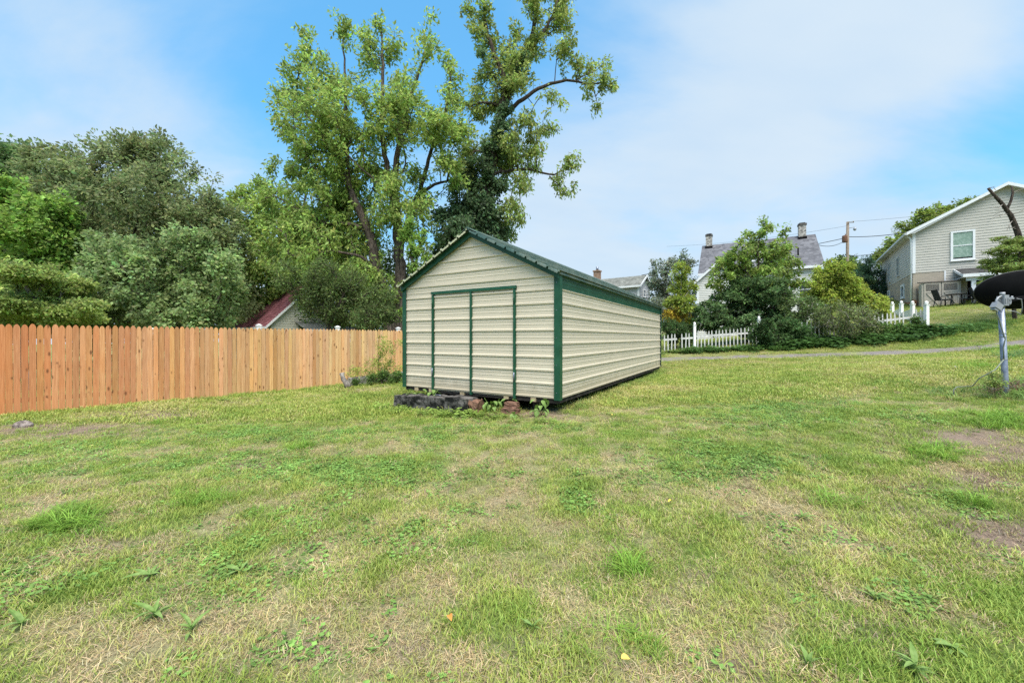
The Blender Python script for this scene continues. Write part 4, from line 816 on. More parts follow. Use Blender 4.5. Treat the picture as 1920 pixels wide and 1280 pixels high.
m = MB(); m.box((-.2, -.24, e_-.30), (L_+.2, -.205, e_-.12)); m.build('fascia', M_TRIM, rf)
for u, hh in ((.38, .85), (7.15, .85)):
    m = MB(); m.box((u-.25, D_/2-.5, r_-.6), (u+.25, D_/2, r_+hh)); ch = m.build('chimney', M_CHIM, rf); m = MB(); m.box((u-.29, D_/2-.54, r_+hh-.12), (u+.29, D_/2+.04, r_+hh+.02)); m.box((u-.2, D_/2-.45, r_+hh+.021), (u+.2, D_/2-.05, r_+hh+.1)); m.build('chimney_cap', M_BLOCK, ch)
    m = MB(); m.box((u-.3, D_/2-.56, r_-.62), (u+.3, D_/2-.505, r_-.2)); m.build('flashing', M_DARK, ch)
m = MB(); m.tube([(6.6, .95, e_+.85), (6.6, .95, e_+1.5)], .05, 8); m.build('vent_pipe', M_DARK, rf)
for u in (3.3, 4.5):       # white dormers in the roof
    zz = e_+.55; m = MB(); m.box((u, .75, zz), (u+.95, 2.6, zz+1.1)); dm = m.build('dormer', M_SIDEW, hw2); window(dm, (u+.15, .74, zz+.15), X, -Y_, .65, .8, M_GLASS, fr=.08, name='window'); m = MB(); m.prism([(u-.12, .65, zz+1.08), (u+1.07, .65, zz+1.08), (u+.475, .65, zz+1.5)], (0, 2.4, 0)); m.build('dormer_roof', M_SLATE, dm)
for u, z in ((5.2, q(2.9)), (6.5, q(2.9)), (5.9, q(.4)), (4.0, q(2.9))): window(hw2, (u, .05, z), X, -Y_, .8, 1.3, M_GLASS, fr=.09)
ww, dw = 2.7, 3.0; we, wr = q(4.28), q(5.5)   # cross gable wing
m = MB(); m.box((0, -dw, -1), (ww, .15, we)); m.prism([(0, -dw, we), (ww, -dw, we), (ww/2, -dw, wr)], (0, dw+2.4, 0)); wg = m.build('wing', M_SIDEW, hw2)
m = MB(); laps(m, (0, -dw), (ww, -dw), q(-.9), wr-.05, (0, -1), .13, lim=lambda z: (0, 1) if z < we else ((z-we)/(wr-we)*.5, 1-(z-we)/(wr-we)*.5)); m.build('siding', M_SIDEW, wg)
for s_ in (0, 1):
    f = (lambda u: u) if s_ == 0 else (lambda u: ww-u); m = MB(); courses(m, (f(-.22), -dw-.2, we-.12), (f(-.22), 2.2, we-.12), (f(ww/2), -dw-.2, wr+.08), (f(ww/2), 2.2, wr+.08), 10); m.build('wing_roof', M_SLATE, wg)
    m = MB(); m.prism([(f(-.22), -dw-.22, we-.3), (f(ww/2), -dw-.22, wr-.1), (f(ww/2), -dw-.22, wr+.1), (f(-.22), -dw-.22, we-.1)], (0, .03, 0)); m.build('rake_board', M_TRIM, wg)
m = MB(); m.box((-.04, -dw-.03, q(-.9)), (.1, -dw-.0, we)); m.build('corner_board', M_TRIM, wg)
# ================================================================ grey gabled house peeking over the shed roof
GO = np.array((13.2-.9*.6*2, 39.2-.9*.8*2)); gn = np.array((.8, -.6)); gw = np.array((.6, .8))
hg_ = empty('house', (GO[0], GO[1], EYE-1.1), math.atan2(gw[1], gw[0]), 'grey gabled house with a brick chimney, mostly hidden behind the shed roof', 'house')
q = lambda h: EYE+h-(EYE-.9); gl_, ge, gr_ = 3.2, q(5.35), q(6.3)
# local: x along gw, y along -gn (back)
m = MB(); m.box((0, 0, 0), (gl_, 9, ge)); m.prism([(0, 0, ge), (gl_, 0, ge), (gl_/2, 0, gr_)], (0, 9, 0)); m.build('wall', M_SIDEG, hg_)
m = MB(); laps(m, (0, -.005), (gl_, -.005), q(2), gr_-.05, (0, -1), .14, lim=lambda z: (0, 1) if z < ge else ((z-ge)/(gr_-ge)*.5, 1-(z-ge)/(gr_-ge)*.5)); m.build('siding', M_SIDEG, hg_)
for s_ in (0, 1):
    f = (lambda u: u) if s_ == 0 else (lambda u: gl_-u); m = MB(); courses(m, (f(-.3), -.3, ge-.15), (f(-.3), 9, ge-.15), (f(gl_/2), -.3, gr_+.08), (f(gl_/2), 9, gr_+.08), 10); rf = m.build('roof', M_GSHIN, hg_)
    m = MB(); m.prism([(f(-.32), -.32, ge-.36), (f(gl_/2), -.32, gr_-.1), (f(gl_/2), -.32, gr_+.1), (f(-.32), -.32, ge-.14)], (0, .04, 0)); m.box((min(f(-.36), f(-.31)), -.3, ge-.32), (max(f(-.36), f(-.31)), 9, ge-.15)); m.build('rake_board', M_TRIM, rf)
m = MB(); m.box((-.08, -.05, q(2)), (.12, .1, ge-.2)); m.build('corner_board', M_TRIM, hg_); m = MB(); m.box((gl_-.12, -.05, q(2)), (gl_+.06, .1, ge-.2)); m.build('corner_board', M_TRIM, hg_)
window(hg_, (1.2, -.02, q(4.2)), X, -Y_, .7, .75, M_GLASS, fr=.08)
m = MB(); m.box((1.3, 4.7, gr_-.6), (1.9, 5.3, q(7.35))); ch = m.build('chimney', M_CBRICK, hg_); m = MB(); m.tube([(1.6, 5.0, q(7.35)), (1.6, 5.0, q(7.75))], .13, 10); m.build('chimney_flue', M_GALV, ch); m = MB(); m.box((1.24, 4.64, q(7.2)), (1.96, 5.36, q(7.34))); m.build('chimney_cap', M_CBRICK, ch)
# ================================================================ cream house with maroon roof beyond the wooden fence
HO = np.array((-13.44, 22.)); hu = np.array((.66, .75)); hb = empty('house', (HO[0], HO[1], EYE-1.6), math.atan2(hu[1], hu[0]), 'low cream house with maroon shingle roof beyond the wooden fence', 'house')
q = lambda h: h+1.6; be, br_, bw = q(.92), q(3.15), 4.4
m = MB(); m.box((0, 0, -.3), (bw, 9, be)); m.prism([(0, 0, be), (bw, 0, be), (bw/2, 0, br_)], (0, 9, 0)); m.build('wall', M_CREAMH, hb)
m = MB(); laps(m, (0, -.005), (bw, -.005), q(-.6), br_-.05, (0, -1), .14, lim=lambda z: (0, 1) if z < be else ((z-be)/(br_-be)*.5, 1-(z-be)/(br_-be)*.5)); m.build('siding', M_CREAMH, hb)
for s_ in (0, 1):
    f = (lambda u: u) if s_ == 0 else (lambda u: bw-u); m = MB(); courses(m, (f(-.3), -.2, be-.3), (f(-.3), 9.2, be-.3), (f(bw/2), -.2, br_+.06), (f(bw/2), 9.2, br_+.06), 18); rf = m.build('roof', M_MAROON, hb)
    m = MB(); m.prism([(f(-.3), -.23, be-.42), (f(bw/2), -.23, br_-.08), (f(bw/2), -.23, br_+.07), (f(-.3), -.23, be-.27)], (0, .03, 0)); m.box((min(f(-.34), f(-.305)), -.2, be-.42), (max(f(-.34), f(-.305)), 9.2, be-.3)); m.build('rake_board', M_TRIM, rf)
m = MB(); courses(m, (1.2, -1.6, q(.45)), (4.2, -1.6, q(.45)), (1.2, -.03, q(.95)), (4.2, -.03, q(.95)), 6); pb = m.build('porch_roof', M_GSHIN, hb); m = MB(); m.box((1.2, -1.65, q(.28)), (4.2, -1.6, q(.46))); m.build('fascia', M_TRIM, pb)
for u in (1.3, 4.05): m = MB(); m.box((u, -1.55, -.3), (u+.1, -1.45, q(.3))); m.build('porch_post', M_TRIM, hb)
window(hb, (.35, -.02, q(-.75)), X, -Y_, .7, 1.1, M_GLASS, fr=.08)
# ================================================================ white picket fence by the drive
def ball_post(parent, x, y, z0, h, s_, name='post'):
    m = MB(); m.box((x-s_, y-s_, z0), (x+s_, y+s_, z0+h)); p = m.build(name, M_WHITE, parent); m = MB(); m.box((x-s_*1.25, y-s_*1.25, z0+h), (x+s_*1.25, y+s_*1.25, z0+h+.03)); m.lathe([(s_*.6, z0+h+.03), (s_*.95, z0+h+.06), (s_*1.05, z0+h+.11), (s_*.8, z0+h+.155), (s_*.3, z0+h+.178)], (x, y, 0), 12); m.build('post_cap', M_WHITE, p); return p
PA, PB = np.array((5.6, 19.45)), np.array((18.3, 17.5)); PD = (PB-PA)/np.linalg.norm(PB-PA); PLn = float(np.linalg.norm(PB-PA)); prz = math.atan2(PD[1], PD[0])
pf = empty('picket_fence', (PA[0], PA[1], g1(*PA)), prz, 'low white picket fence overgrown by shrubs along the gravel drive', 'fence'); z00 = g1(*PA)
def pg(s): p = PA+PD*s; return g1(*p)-z00
rpp = random.Random(4); pk = MB(); pk.prism([(-.024, 0, 0), (.024, 0, 0), (.024, 0, .86), (0, 0, .92), (-.024, 0, .86)], (0, .018, 0)); pkm = pk.mesh('picket', M_WHITEP)
postS = [3.25, 5.85, 8.25, 10.6]
def sx(px): # distance along the fence for a picture column
    k = (px-960)/F; return float((k*PA[1]-PA[0])/(PD[0]-k*PD[1]))
segs = [(sx(1246), sx(1268), .70), (sx(1279), sx(1298), .70), (sx(1308), sx(1402), .80), (sx(1404), sx(1421), .76), (sx(1430), sx(1462), .95), (sx(1490), sx(1512), .9), (sx(1514), sx(1556), .98), (sx(1556), sx(1640), .9), (sx(1640), sx(1732), .95)]
for (s0, s1, hh) in segs:
    s_ = s0
    while s_ < s1:
        if rpp.random() > .04:
            o = link('picket', pkm, pf, (s_, -.02, pg(s_)+.02+rpp.uniform(-.02, .02)+(hh-.8)*.5), 0); o.rotation_euler = (0, rpp.uniform(-.03, .03), 0)
        s_ += .162
    for dz in ((.68,) if hh < .9 else (.62, .12)):
        m = MB(); m.bar((s0-.05, .002, pg(s0)+dz+(hh-.8)*.5), (s1+.03, .002, pg(s1)+dz+(hh-.8)*.5), .035, .085); m.build('rail', M_WHITEP, pf)
for px, h, sz in ((1303, 1.3, .055), (1424, 1.35, .055)):
    s_ = sx(px); ball_post(pf, s_, .06, pg(s_)-.1, h, sz)
# tall panelled vinyl fence stepping up the hill
VA, VB = np.array((18.3, 17.5)), np.array((25.6, 27.4)); vf = empty('vinyl_fence', (18.3, 17.5, g1(18.3, 17.5)), 0, 'white vinyl panel fence with ball topped posts stepping up the hill', 'fence'); vo_ = Vector(vf.location)
px_ = [1737, 1711, 1690, 1673, 1659]; prev = None
for k, px in enumerate(px_):
    kx = (px-960)/F; dV = (VB-VA); tt = (kx*VA[1]-VA[0])/(dV[0]-kx*dV[1]); p = VA+dV*tt; zt = hz_(px, (572, 571, 570, 571, 572)[k], p[1]); zg = g1(*p); x, y = p-VA
    ball_post(vf, x, y, zg-.2-vo_.z, zt-zg+.2, .065)
    if prev is not None:
        (x0, y0, zt0, zg0) = prev; a, b_ = Vector((x0, y0, 0)), Vector((x, y, 0)); d = (b_-a); n_ = int(d.length/.145)
        for j in range(n_):
            f0, f1 = (j+.04)/n_, (j+.96)/n_; A, B = a+d*f0, a+d*f1; tA, tB = zt0-.20+(zt-zt0-.27)*f0-vo_.z, zt0-.20+(zt-zt0-.27)*f1-vo_.z; gA, gB = zg0+(zg-zg0)*f0-vo_.z-.05, zg0+(zg-zg0)*f1-vo_.z-.05
            m = MB(); m.prism([(*A.xy, gA), (*B.xy, gB), (*B.xy, tB), (*A.xy, tA)], (.018, -.012, 0)); m.build('board', M_WHITE, vf)
        m = MB(); m.bar((a.x+.01, a.y-.02, zt0-.23-vo_.z), (b_.x+.01, b_.y-.02, zt-.50-vo_.z), .05, .07); m.build('rail', M_WHITE, vf)
    prev = (x, y, zt, zg)
q_ = P(1319, 651, 18.7); m = MB(); m.box((-.42, -.09, 0), (.42, .09, .04)); o = m.build('wooden_board', M_WHITEP, None, (q_.x, 18.55, g1(q_.x, 18.55)+.03), -.15); tag(o, 'pale loose board lying at the foot of the white picket fence', 'board')
# ================================================================ utility pole and wires
uY = 44.; ub = P(1588, 560, uY); up = empty('utility_pole', (ub.x, ub.y, g1(ub.x, ub.y)), 0, 'wooden utility pole with a transformer and lamp between the two houses', 'utility pole'); uo = Vector(up.location)
tp = P(1589.5, 416, uY)-uo; m = MB(); m.tube([(0, 0, -.5), tp], [.17, .13], 12); m.build('pole', M_POLE, up)
m = MB(); c = P(1584, 448, uY-.2)-uo; m.lathe([(.24, -.38), (.25, -.35), (.25, .3), (.22, .36), (.1, .40)], c, 14); tf = m.build('transformer', M_RUST, up); m = MB(); m.tube([c+Vector((.08, 0, .4)), c+Vector((.08, 0, .62))], .05, 8); m.build('bushing', M_GREY, tf)
m = MB(); a = P(1591, 428, uY-.1)-uo; m.tube([a, a+Vector((.38, -.3, .05))], .03, 6); m.lathe([(.05, .02), (.14, -.1), (.15, -.22), (.1, -.32), (.03, -.36)], a+Vector((.42, -.32, 0)), 12); m.build('street_lamp_head', M_GREY, up)
m = MB(); a = P(1589, 417, uY-.2)-uo; m.tube([a, a+Vector((.7, 0, .0))], .04, 6); m.tube([a+Vector((.65, 0, .03)), a+Vector((.65, 0, .15))], .05, 6); m.build('crossarm', M_POLE, up)
def wire(a, b, sag, r_, label, nseg=14):
    pts = [a.lerp(b, k/nseg)-Vector((0, 0, sag*4*(k/nseg)*(1-k/nseg))) for k in range(nseg+1)]; m = MB(); m.tube(pts, r_, 5); o = m.build('overhead_wire', M_CABLE); tag(o, label, 'wire', 'overhead wires on the utility pole')
wire(P(1590, 416, uY), P(1990, 371, 40), .25, .012, 'topmost thin wire from the utility pole towards the large hillside house'); wire(P(1590, 444, uY), P(1720, 432, 40), .2, .035, 'thick cable from the utility pole to the large house'); wire(P(1586, 446, uY), P(1250, 505, 62), .3, .035, 'thick cable sagging from the transformer over the slate roof')
wire(P(1588, 480, uY), P(1700, 462, 42), .25, .03, 'lower cable in the trees beside the large house'); wire(P(1586, 424, uY), P(1250, 462, 60), .4, .012, 'topmost thin wire leading away above the slate roof'); wire(P(1586, 450, uY-.1), P(1524, 456, 34), .45, .025, 'service drop curving down to the slate roofed house')
wire(P(1203, 516, 38.), P(1310, 490, 50), .1, .03, 'wire from the grey gabled house into the trees')
# ================================================================ trees and shrubs
rtree = np.random.default_rng(21)
def resample(pts, rad, st=.35):
    pts = np.array(pts, float); L = np.r_[0, np.cumsum(np.linalg.norm(np.diff(pts, axis=0), axis=1))]; n = max(3, int(L[-1]/st)+1); q = np.linspace(0, L[-1], n)
    out = np.stack([np.interp(q, L, pts[:, i]) for i in range(3)], 1)
    if n > 5:
        for _ in range(2): out[1:-1] = (out[:-2]+2*out[1:-1]+out[2:])/4
    return out, np.interp(q, L, rad)
def tubes(chains, seg=6):
    """chains: list of (points (n,3), radii (n)) -> one vertex and face array"""
    V, Fq, off = [], [], 0; ang = 2*np.pi*np.arange(seg)/seg; ca, sa = np.cos(ang), np.sin(ang)
    for P_, r_ in chains:
        n = len(P_); d = np.gradient(P_, axis=0); d /= np.linalg.norm(d, axis=1)[:, None]+1e-9
        ref = np.array((.0, 0, 1.)) if abs(d[0, 2]) < .8 else np.array((1., 0, 0)); x = np.cross(d, ref); x /= np.linalg.norm(x, axis=1)[:, None]+1e-9; y = np.cross(d, x)
        v = P_[:, None]+(x[:, None]*ca[None, :, None]+y[:, None]*sa[None, :, None])*r_[:, None, None]; V.append(v.reshape(-1, 3))
        i = np.arange(n-1)[:, None]*seg; j = np.arange(seg)[None]; a = off+i+j; b = off+i+(j+1) % seg; Fq.append(np.stack([a, b, b+seg, a+seg], -1).reshape(-1, 4)); off += n*seg
    return np.concatenate(V), np.concatenate(Fq)
def leaf_cloud(A, nl, rc, ls, col, r, cen, flat=1., droop=.2, var=.22, cvar=.2, wid=.5, upb=.75):
    """A: clump centres; returns leaf mesh arrays"""
    K = len(A); N = K*nl; k = np.repeat(np.arange(K), nl)
    g = r.normal(0, 1, (N, 3)); g /= np.linalg.norm(g, axis=1)[:, None]+1e-9; g *= (r.uniform(size=(N, 1))**.45); off = g*rc*(.7+.6*r.uniform(size=(K, 1)))[k]; off[:, 2] *= flat
    p = A[k]+off; out = p-cen; out /= np.linalg.norm(out, axis=1)[:, None]+1e-6
    d = g*.9+out*.5+r.normal(0, .55, (N, 3)); d[:, 2] -= droop; d /= np.linalg.norm(d, axis=1)[:, None]+1e-9
    nrm = r.normal(0, .6, (N, 3))+out*.35; nrm[:, 2] += upb; s = np.cross(d, nrm); s /= np.linalg.norm(s, axis=1)[:, None]+1e-9; nn = np.cross(s, d)
    L = (ls*r.uniform(.42, 1.5, N))[:, None]; W = L*wid
    V = np.stack([p-d*L*.5, p+s*W*.5+d*L*.05+nn*L*.07, p+d*L*.5-nn*L*.05, p-s*W*.5+d*L*.05+nn*L*.07], 1).reshape(-1, 3)
    Fq = np.arange(N*4).reshape(N, 4); Ft = np.concatenate([Fq[:, [0, 1, 2]], Fq[:, [0, 2, 3]]])
    c = np.array(col); c = c if c.ndim == 2 else c[None].repeat(K, 0)
    c = c[k]*(1+cvar*r.normal(0, 1, (K, 1)))[k].clip(.5, 1.6)*(1+var*r.normal(0, 1, (N, 1))).clip(.45, 1.7); c = c*(1+.08*r.normal(0, 1, (N, 3)))
    return V, Ft, np.repeat(c.clip(.01, .9), 4, 0)
def plant(name, label, cat, Y, blobs, n_att, nl, ls, col, limbs=None, base=None, rc=.32, depth=1., flat=1., bark=None, group=None, seed=0, dz=0., tw=.012, droop=.2, shell=.45, twig=.05, cvar=.2, var=.22, parts=('trunk', 'crown'), wid=.5, r0=None, upb=.75, exp=.48):
    r = np.random.default_rng(1000+seed); pxm = Y/F
    B = []
    for b in blobs:
        c = np.array(P(b[0], b[1], Y)); rad = b[2]*pxm; d = (b[3] if len(b) > 3 else r.uniform(-1, 1))*rad*depth*.9 if depth else 0; c = c*1.; k = (Y+d)/Y; c = np.array((c[0]*k, Y+d, EYE+(c[2]-EYE)*k)); B.append((c, rad*k, b))
    wts = np.array([b[1]**2 for b in B]); ns = np.maximum(2, np.round(n_att*wts/wts.sum()).astype(int)); A = []; ac = []; isarr = isinstance(col, list)
    for (c, rad, b), n in zip(B, ns):
        g = r.normal(0, 1, (n, 3)); g /= np.linalg.norm(g, axis=1)[:, None]; rr = rad*(shell+(1-shell)*r.uniform(size=(n, 1)))**.6; q = c+g*rr*np.array((1, max(.6, depth), 1*flat if flat < 1 else 1)); A.append(q)
        ac.append(np.tile(np.array(col[b[4]] if isarr and len(b) > 4 else (col[0] if isarr else col)), (n, 1)))
    A = np.concatenate(A); ac = np.concatenate(ac); gzz = gz(A[:, 0], A[:, 1])+.12; A[:, 2] = np.maximum(A[:, 2], gzz)
    cen = np.array([b[0] for b in B]).mean(0); 
    if base is None: base = (np.average([b[0] for b in blobs], weights=[b[2]**2 for b in blobs]))
    bx = (base-960)/F*Y; by = Y+dz; bz = g1(bx, by); root = empty(name, (bx, by, bz), 0, label, cat, group); O = np.array((bx, by, bz))
    chains = []; nodes = []; npath = []; nrad = []
    R0 = r0 or max(.05, .018*(A[:, 2].max()-bz)+.02)
    if limbs is None:
        mid = np.array((cen[0]*.6+bx*.4, by, bz+(cen[2]-bz)*.75)); limbs = [([(bx, by, bz-.2), ((bx+mid[0])/2+r.normal(0, .08), by, (bz+mid[2])/2), mid], R0, R0*.45)]; world = True
    else: world = False
    for pts, ra, rb_ in limbs:
        if not world: pts = [np.array(P(a[0], a[1], Y+(a[2] if len(a) > 2 else 0))) for a in pts]
        p, rad = resample(pts, np.linspace(ra, rb_, len(pts)));  p[1:-1] += r.normal(0, .025, p[1:-1].shape); chains.append((p, rad)); nodes.append(p); nrad.append(rad)
        l = np.linalg.norm(p-np.array((bx, by, bz)), axis=1); npath.append(l)
    nodes = np.concatenate(nodes); npath = np.concatenate(npath); nrad = np.concatenate(nrad)
    order = np.argsort([np.min(np.linalg.norm(nodes-a, axis=1)) for a in A]); par = {}
    NP = [nodes]; paths = []; allp = nodes; allw = npath; seg_of = [-1]*len(nodes); segs = []
    cap = len(nodes)+len(A)*7; buf = np.zeros((cap, 3)); buf[:len(nodes)] = nodes; wb = np.zeros(cap); wb[:len(nodes)] = npath; own = np.full(cap, -1); m_ = len(nodes); desc = np.zeros(len(A)); parent = np.full(len(A), -1)
    for j, ai in enumerate(order):
        a = A[ai]; dd = np.linalg.norm(buf[:m_]-a, axis=1); cost = dd+exp*wb[:m_]; up = (buf[:m_, 2]-a[2]).clip(0)*.5; k = int(np.argmin(cost+up)); st = buf[k]; L = dd[k]; n = int(np.clip(L/.45, 2, 6)); f = np.linspace(0, 1, n+1)[:, None]
        bend = r.normal(0, .09*L, 3); bend[2] += .06*L; p = st+(a-st)*f+np.sin(f*np.pi)*bend; segs.append(p); parent[j] = own[k]
        if m_+n <= cap: buf[m_:m_+n] = p[1:]; wb[m_:m_+n] = wb[k]+L*f[1:, 0]; own[m_:m_+n] = j; m_ += n
    for j in range(len(A)-1, -1, -1):
        desc[j] += 1
        if parent[j] >= 0: desc[parent[j]] += desc[j]
    for j, p in enumerate(segs):
        ra = min(tw*desc[j]**.5, R0*.6); chains.append((p, np.linspace(ra, max(tw*.6, ra*.55), len(p))))
    V, Fq = tubes(chains, 6); o = link(parts[0], npmesh(parts[0], V-O, Fq, bark or M_BARK, None, True), root)
    # leaf clumps at the tips and along the young twigs
    extra = [p[len(p)//2] for p in segs]; eb = ac[order]
    sel = r.uniform(size=len(extra)) < .75; CA = np.concatenate([A[order], np.array(extra)[sel]]); CC = np.concatenate([eb, eb[sel]])
    CA[:, 2] = np.maximum(CA[:, 2], gz(CA[:, 0], CA[:, 1])+.06)
    V, Ft, C = leaf_cloud(CA, nl, rc, ls, CC, r, cen, flat, droop, var, cvar, wid, upb); o = link(parts[1], npmesh(parts[1], V-O, Ft, M_LEAF, C), root); return root
OLIVE = (.235, .285, .12); SILV = (.27, .36, .14); LIME = (.26, .40, .085); DARK = (.14, .23, .075); DOG = (.34, .42, .12); MIDG = (.21, .32, .09); YELG = (.36, .45, .10); FRESH = (.315, .42, .105); IVY = (.115, .185, .085)
# --- beyond the wooden fence
plant('broadleaf_tree', 'wide olive green tree, tallest crown of the group beyond the wooden fence', 'tree', 23, [(205, 267, 14), (226, 262, 10), (255, 274, 14), (290, 258, 10), (302, 276, 14), (335, 300, 16), (356, 314, 14), (130, 290, 12), (92, 282, 10), (60, 286, 12), (384, 362, 14), (270, 297, 42), (300, 312, 50), (215, 287, 26), (235, 342, 80), (330, 377, 80), (130, 332, 52), (85, 312, 38), (60, 297, 20), (395, 415, 60), (250, 420, 105), (150, 400, 80), (350, 470, 85), (200, 500, 90), (430, 470, 42), (420, 560, 60), (300, 560, 80)], 720, 62, .20, [OLIVE, FRESH], [([(270, 640), (265, 520), (262, 430)], .42, .28), ([(265, 520, .2), (210, 440), (140, 380), (80, 310)], .2, .05), ([(262, 430), (285, 350), (290, 280)], .24, .06), ([(264, 470), (330, 420), (380, 390)], .2, .06)], 270, .54, 1., seed=1, group='trees beyond the wooden fence', bark=M_BARKD, cvar=.15, shell=.35)
plant('silver_leaf_tree', 'silvery green dense tree right above the wooden fence, before the olive tree', 'tree', 16.5, [(300, 462, 18), (182, 452, 15), (392, 452, 18), (342, 440, 13), (432, 482, 15), (240, 445, 12), (160, 520, 20), (215, 485, 42), (350, 480, 52), (255, 540, 75), (380, 540, 66), (200, 575, 55), (330, 590, 66), (415, 590, 26), (160, 600, 30), (420, 510, 30)], 420, 60, .13, SILV, None, 300, .36, 1., seed=2, group='trees beyond the wooden fence', cvar=.2, wid=.7)
plant('maple_tree', 'bright lime green tree at the picture edge behind the layered tree', 'tree', 19, [(60, 372, 16), (30, 350, 14), (105, 385, 14), (140, 440, 18), (150, 500, 16), (15, 400, 48), (70, 430, 60), (115, 480, 50), (25, 480, 62), (-40, 430, 60), (0, 350, 26), (100, 390, 32), (140, 540, 50), (60, 520, 50)], 420, 55, .19, LIME, None, 40, .5, 1., seed=3, group='trees beyond the wooden fence', bark=M_BARKD, cvar=.2, flat=.85, wid=.65)
plant('dark_tree', 'tall dark green tree furthest at the picture edge above the lime tree', 'tree', 29, [(5, 305, 36), (30, 345, 42), (-30, 320, 50), (50, 290, 18), (-20, 400, 70), (20, 420, 50)], 260, 55, .26, DARK, None, 0, .7, 1., seed=4, group='trees beyond the wooden fence')
plant('layered_tree', 'yellow green tree in flat layers low above the wooden fence', 'tree', 13.5, [(40, 510, 52), (105, 535, 50), (20, 570, 66), (130, 590, 46), (70, 610, 60), (-40, 560, 60), (165, 570, 22)], 480, 60, .105, DOG, None, 60, .42, 1., flat=.38, seed=5, group='trees beyond the wooden fence', bark=M_BARKG, wid=.6, shell=.2)
plant('broadleaf_tree', 'loose fresh green tree between the olive tree and the tall split trunk', 'tree', 27, [(470, 395, 40), (505, 370, 34), (455, 370, 18), (465, 465, 48), (515, 440, 50), (540, 510, 60), (445, 550, 44), (500, 540, 50), (570, 470, 40), (600, 440, 40)], 330, 45, .24, [FRESH, MIDG], None, 495, .55, 1., seed=6, group='trees beyond the wooden fence', cvar=.22)
plant('small_tree', 'small dark fine leaved tree with bare limbs before the cream house', 'tree', 15.5, [(535, 515, 22), (592, 560, 40), (640, 565, 46), (695, 590, 34), (605, 525, 36), (660, 530, 30), (715, 560, 24), (735, 590, 20)], 330, 42, .085, [(.13, .18, .055), YELG], [([(622, 660), (618, 600), (600, 565), (560, 530)], .09, .03), ([(618, 600), (645, 560), (660, 520)], .06, .02), ([(612, 590), (580, 580), (540, 545)], .05, .02)], 622, .30, 1., seed=7, group='trees beyond the wooden fence', bark=M_BARKD, cvar=.3)
plant('hedge_tree', 'dark mass of shrubs behind the tall split trunks', 'shrub', 26, [(650, 560, 60), (720, 560, 60), (780, 570, 60), (880, 560, 60), (960, 575, 55), (1040, 585, 50), (690, 480, 50), (600, 600, 50), (760, 500, 40), (820, 540, 50)], 360, 45, .2, (.13, .2, .06), None, 760, .55, 1., seed=8, parts=('stem', 'foliage'))
plant('woodland_tree', 'dark green tree in the back row, behind the olive tree', 'tree', 36, [(200, 430, 90), (300, 500, 100), (120, 520, 100), (380, 560, 80), (200, 590, 90)], 220, 50, .36, DARK, None, 220, .95, .6, seed=9, group='back row of trees')
plant('woodland_tree', 'dark green tree in the back row, above the maroon roof', 'tree', 38, [(480, 520, 70), (560, 560, 80), (640, 520, 60), (450, 590, 60), (700, 590, 60), (560, 470, 40)], 200, 45, .34, (.13, .2, .055), None, 560, .9, .6, seed=10, group='back row of trees')
plant('woodland_tree', 'dark green tree in the back row, beside the picture edge', 'tree', 34, [(-60, 480, 110), (40, 540, 90), (-90, 400, 90), (-40, 590, 90)], 200, 45, .34, DARK, None, -20, .9, .6, seed=11, group='back row of trees')
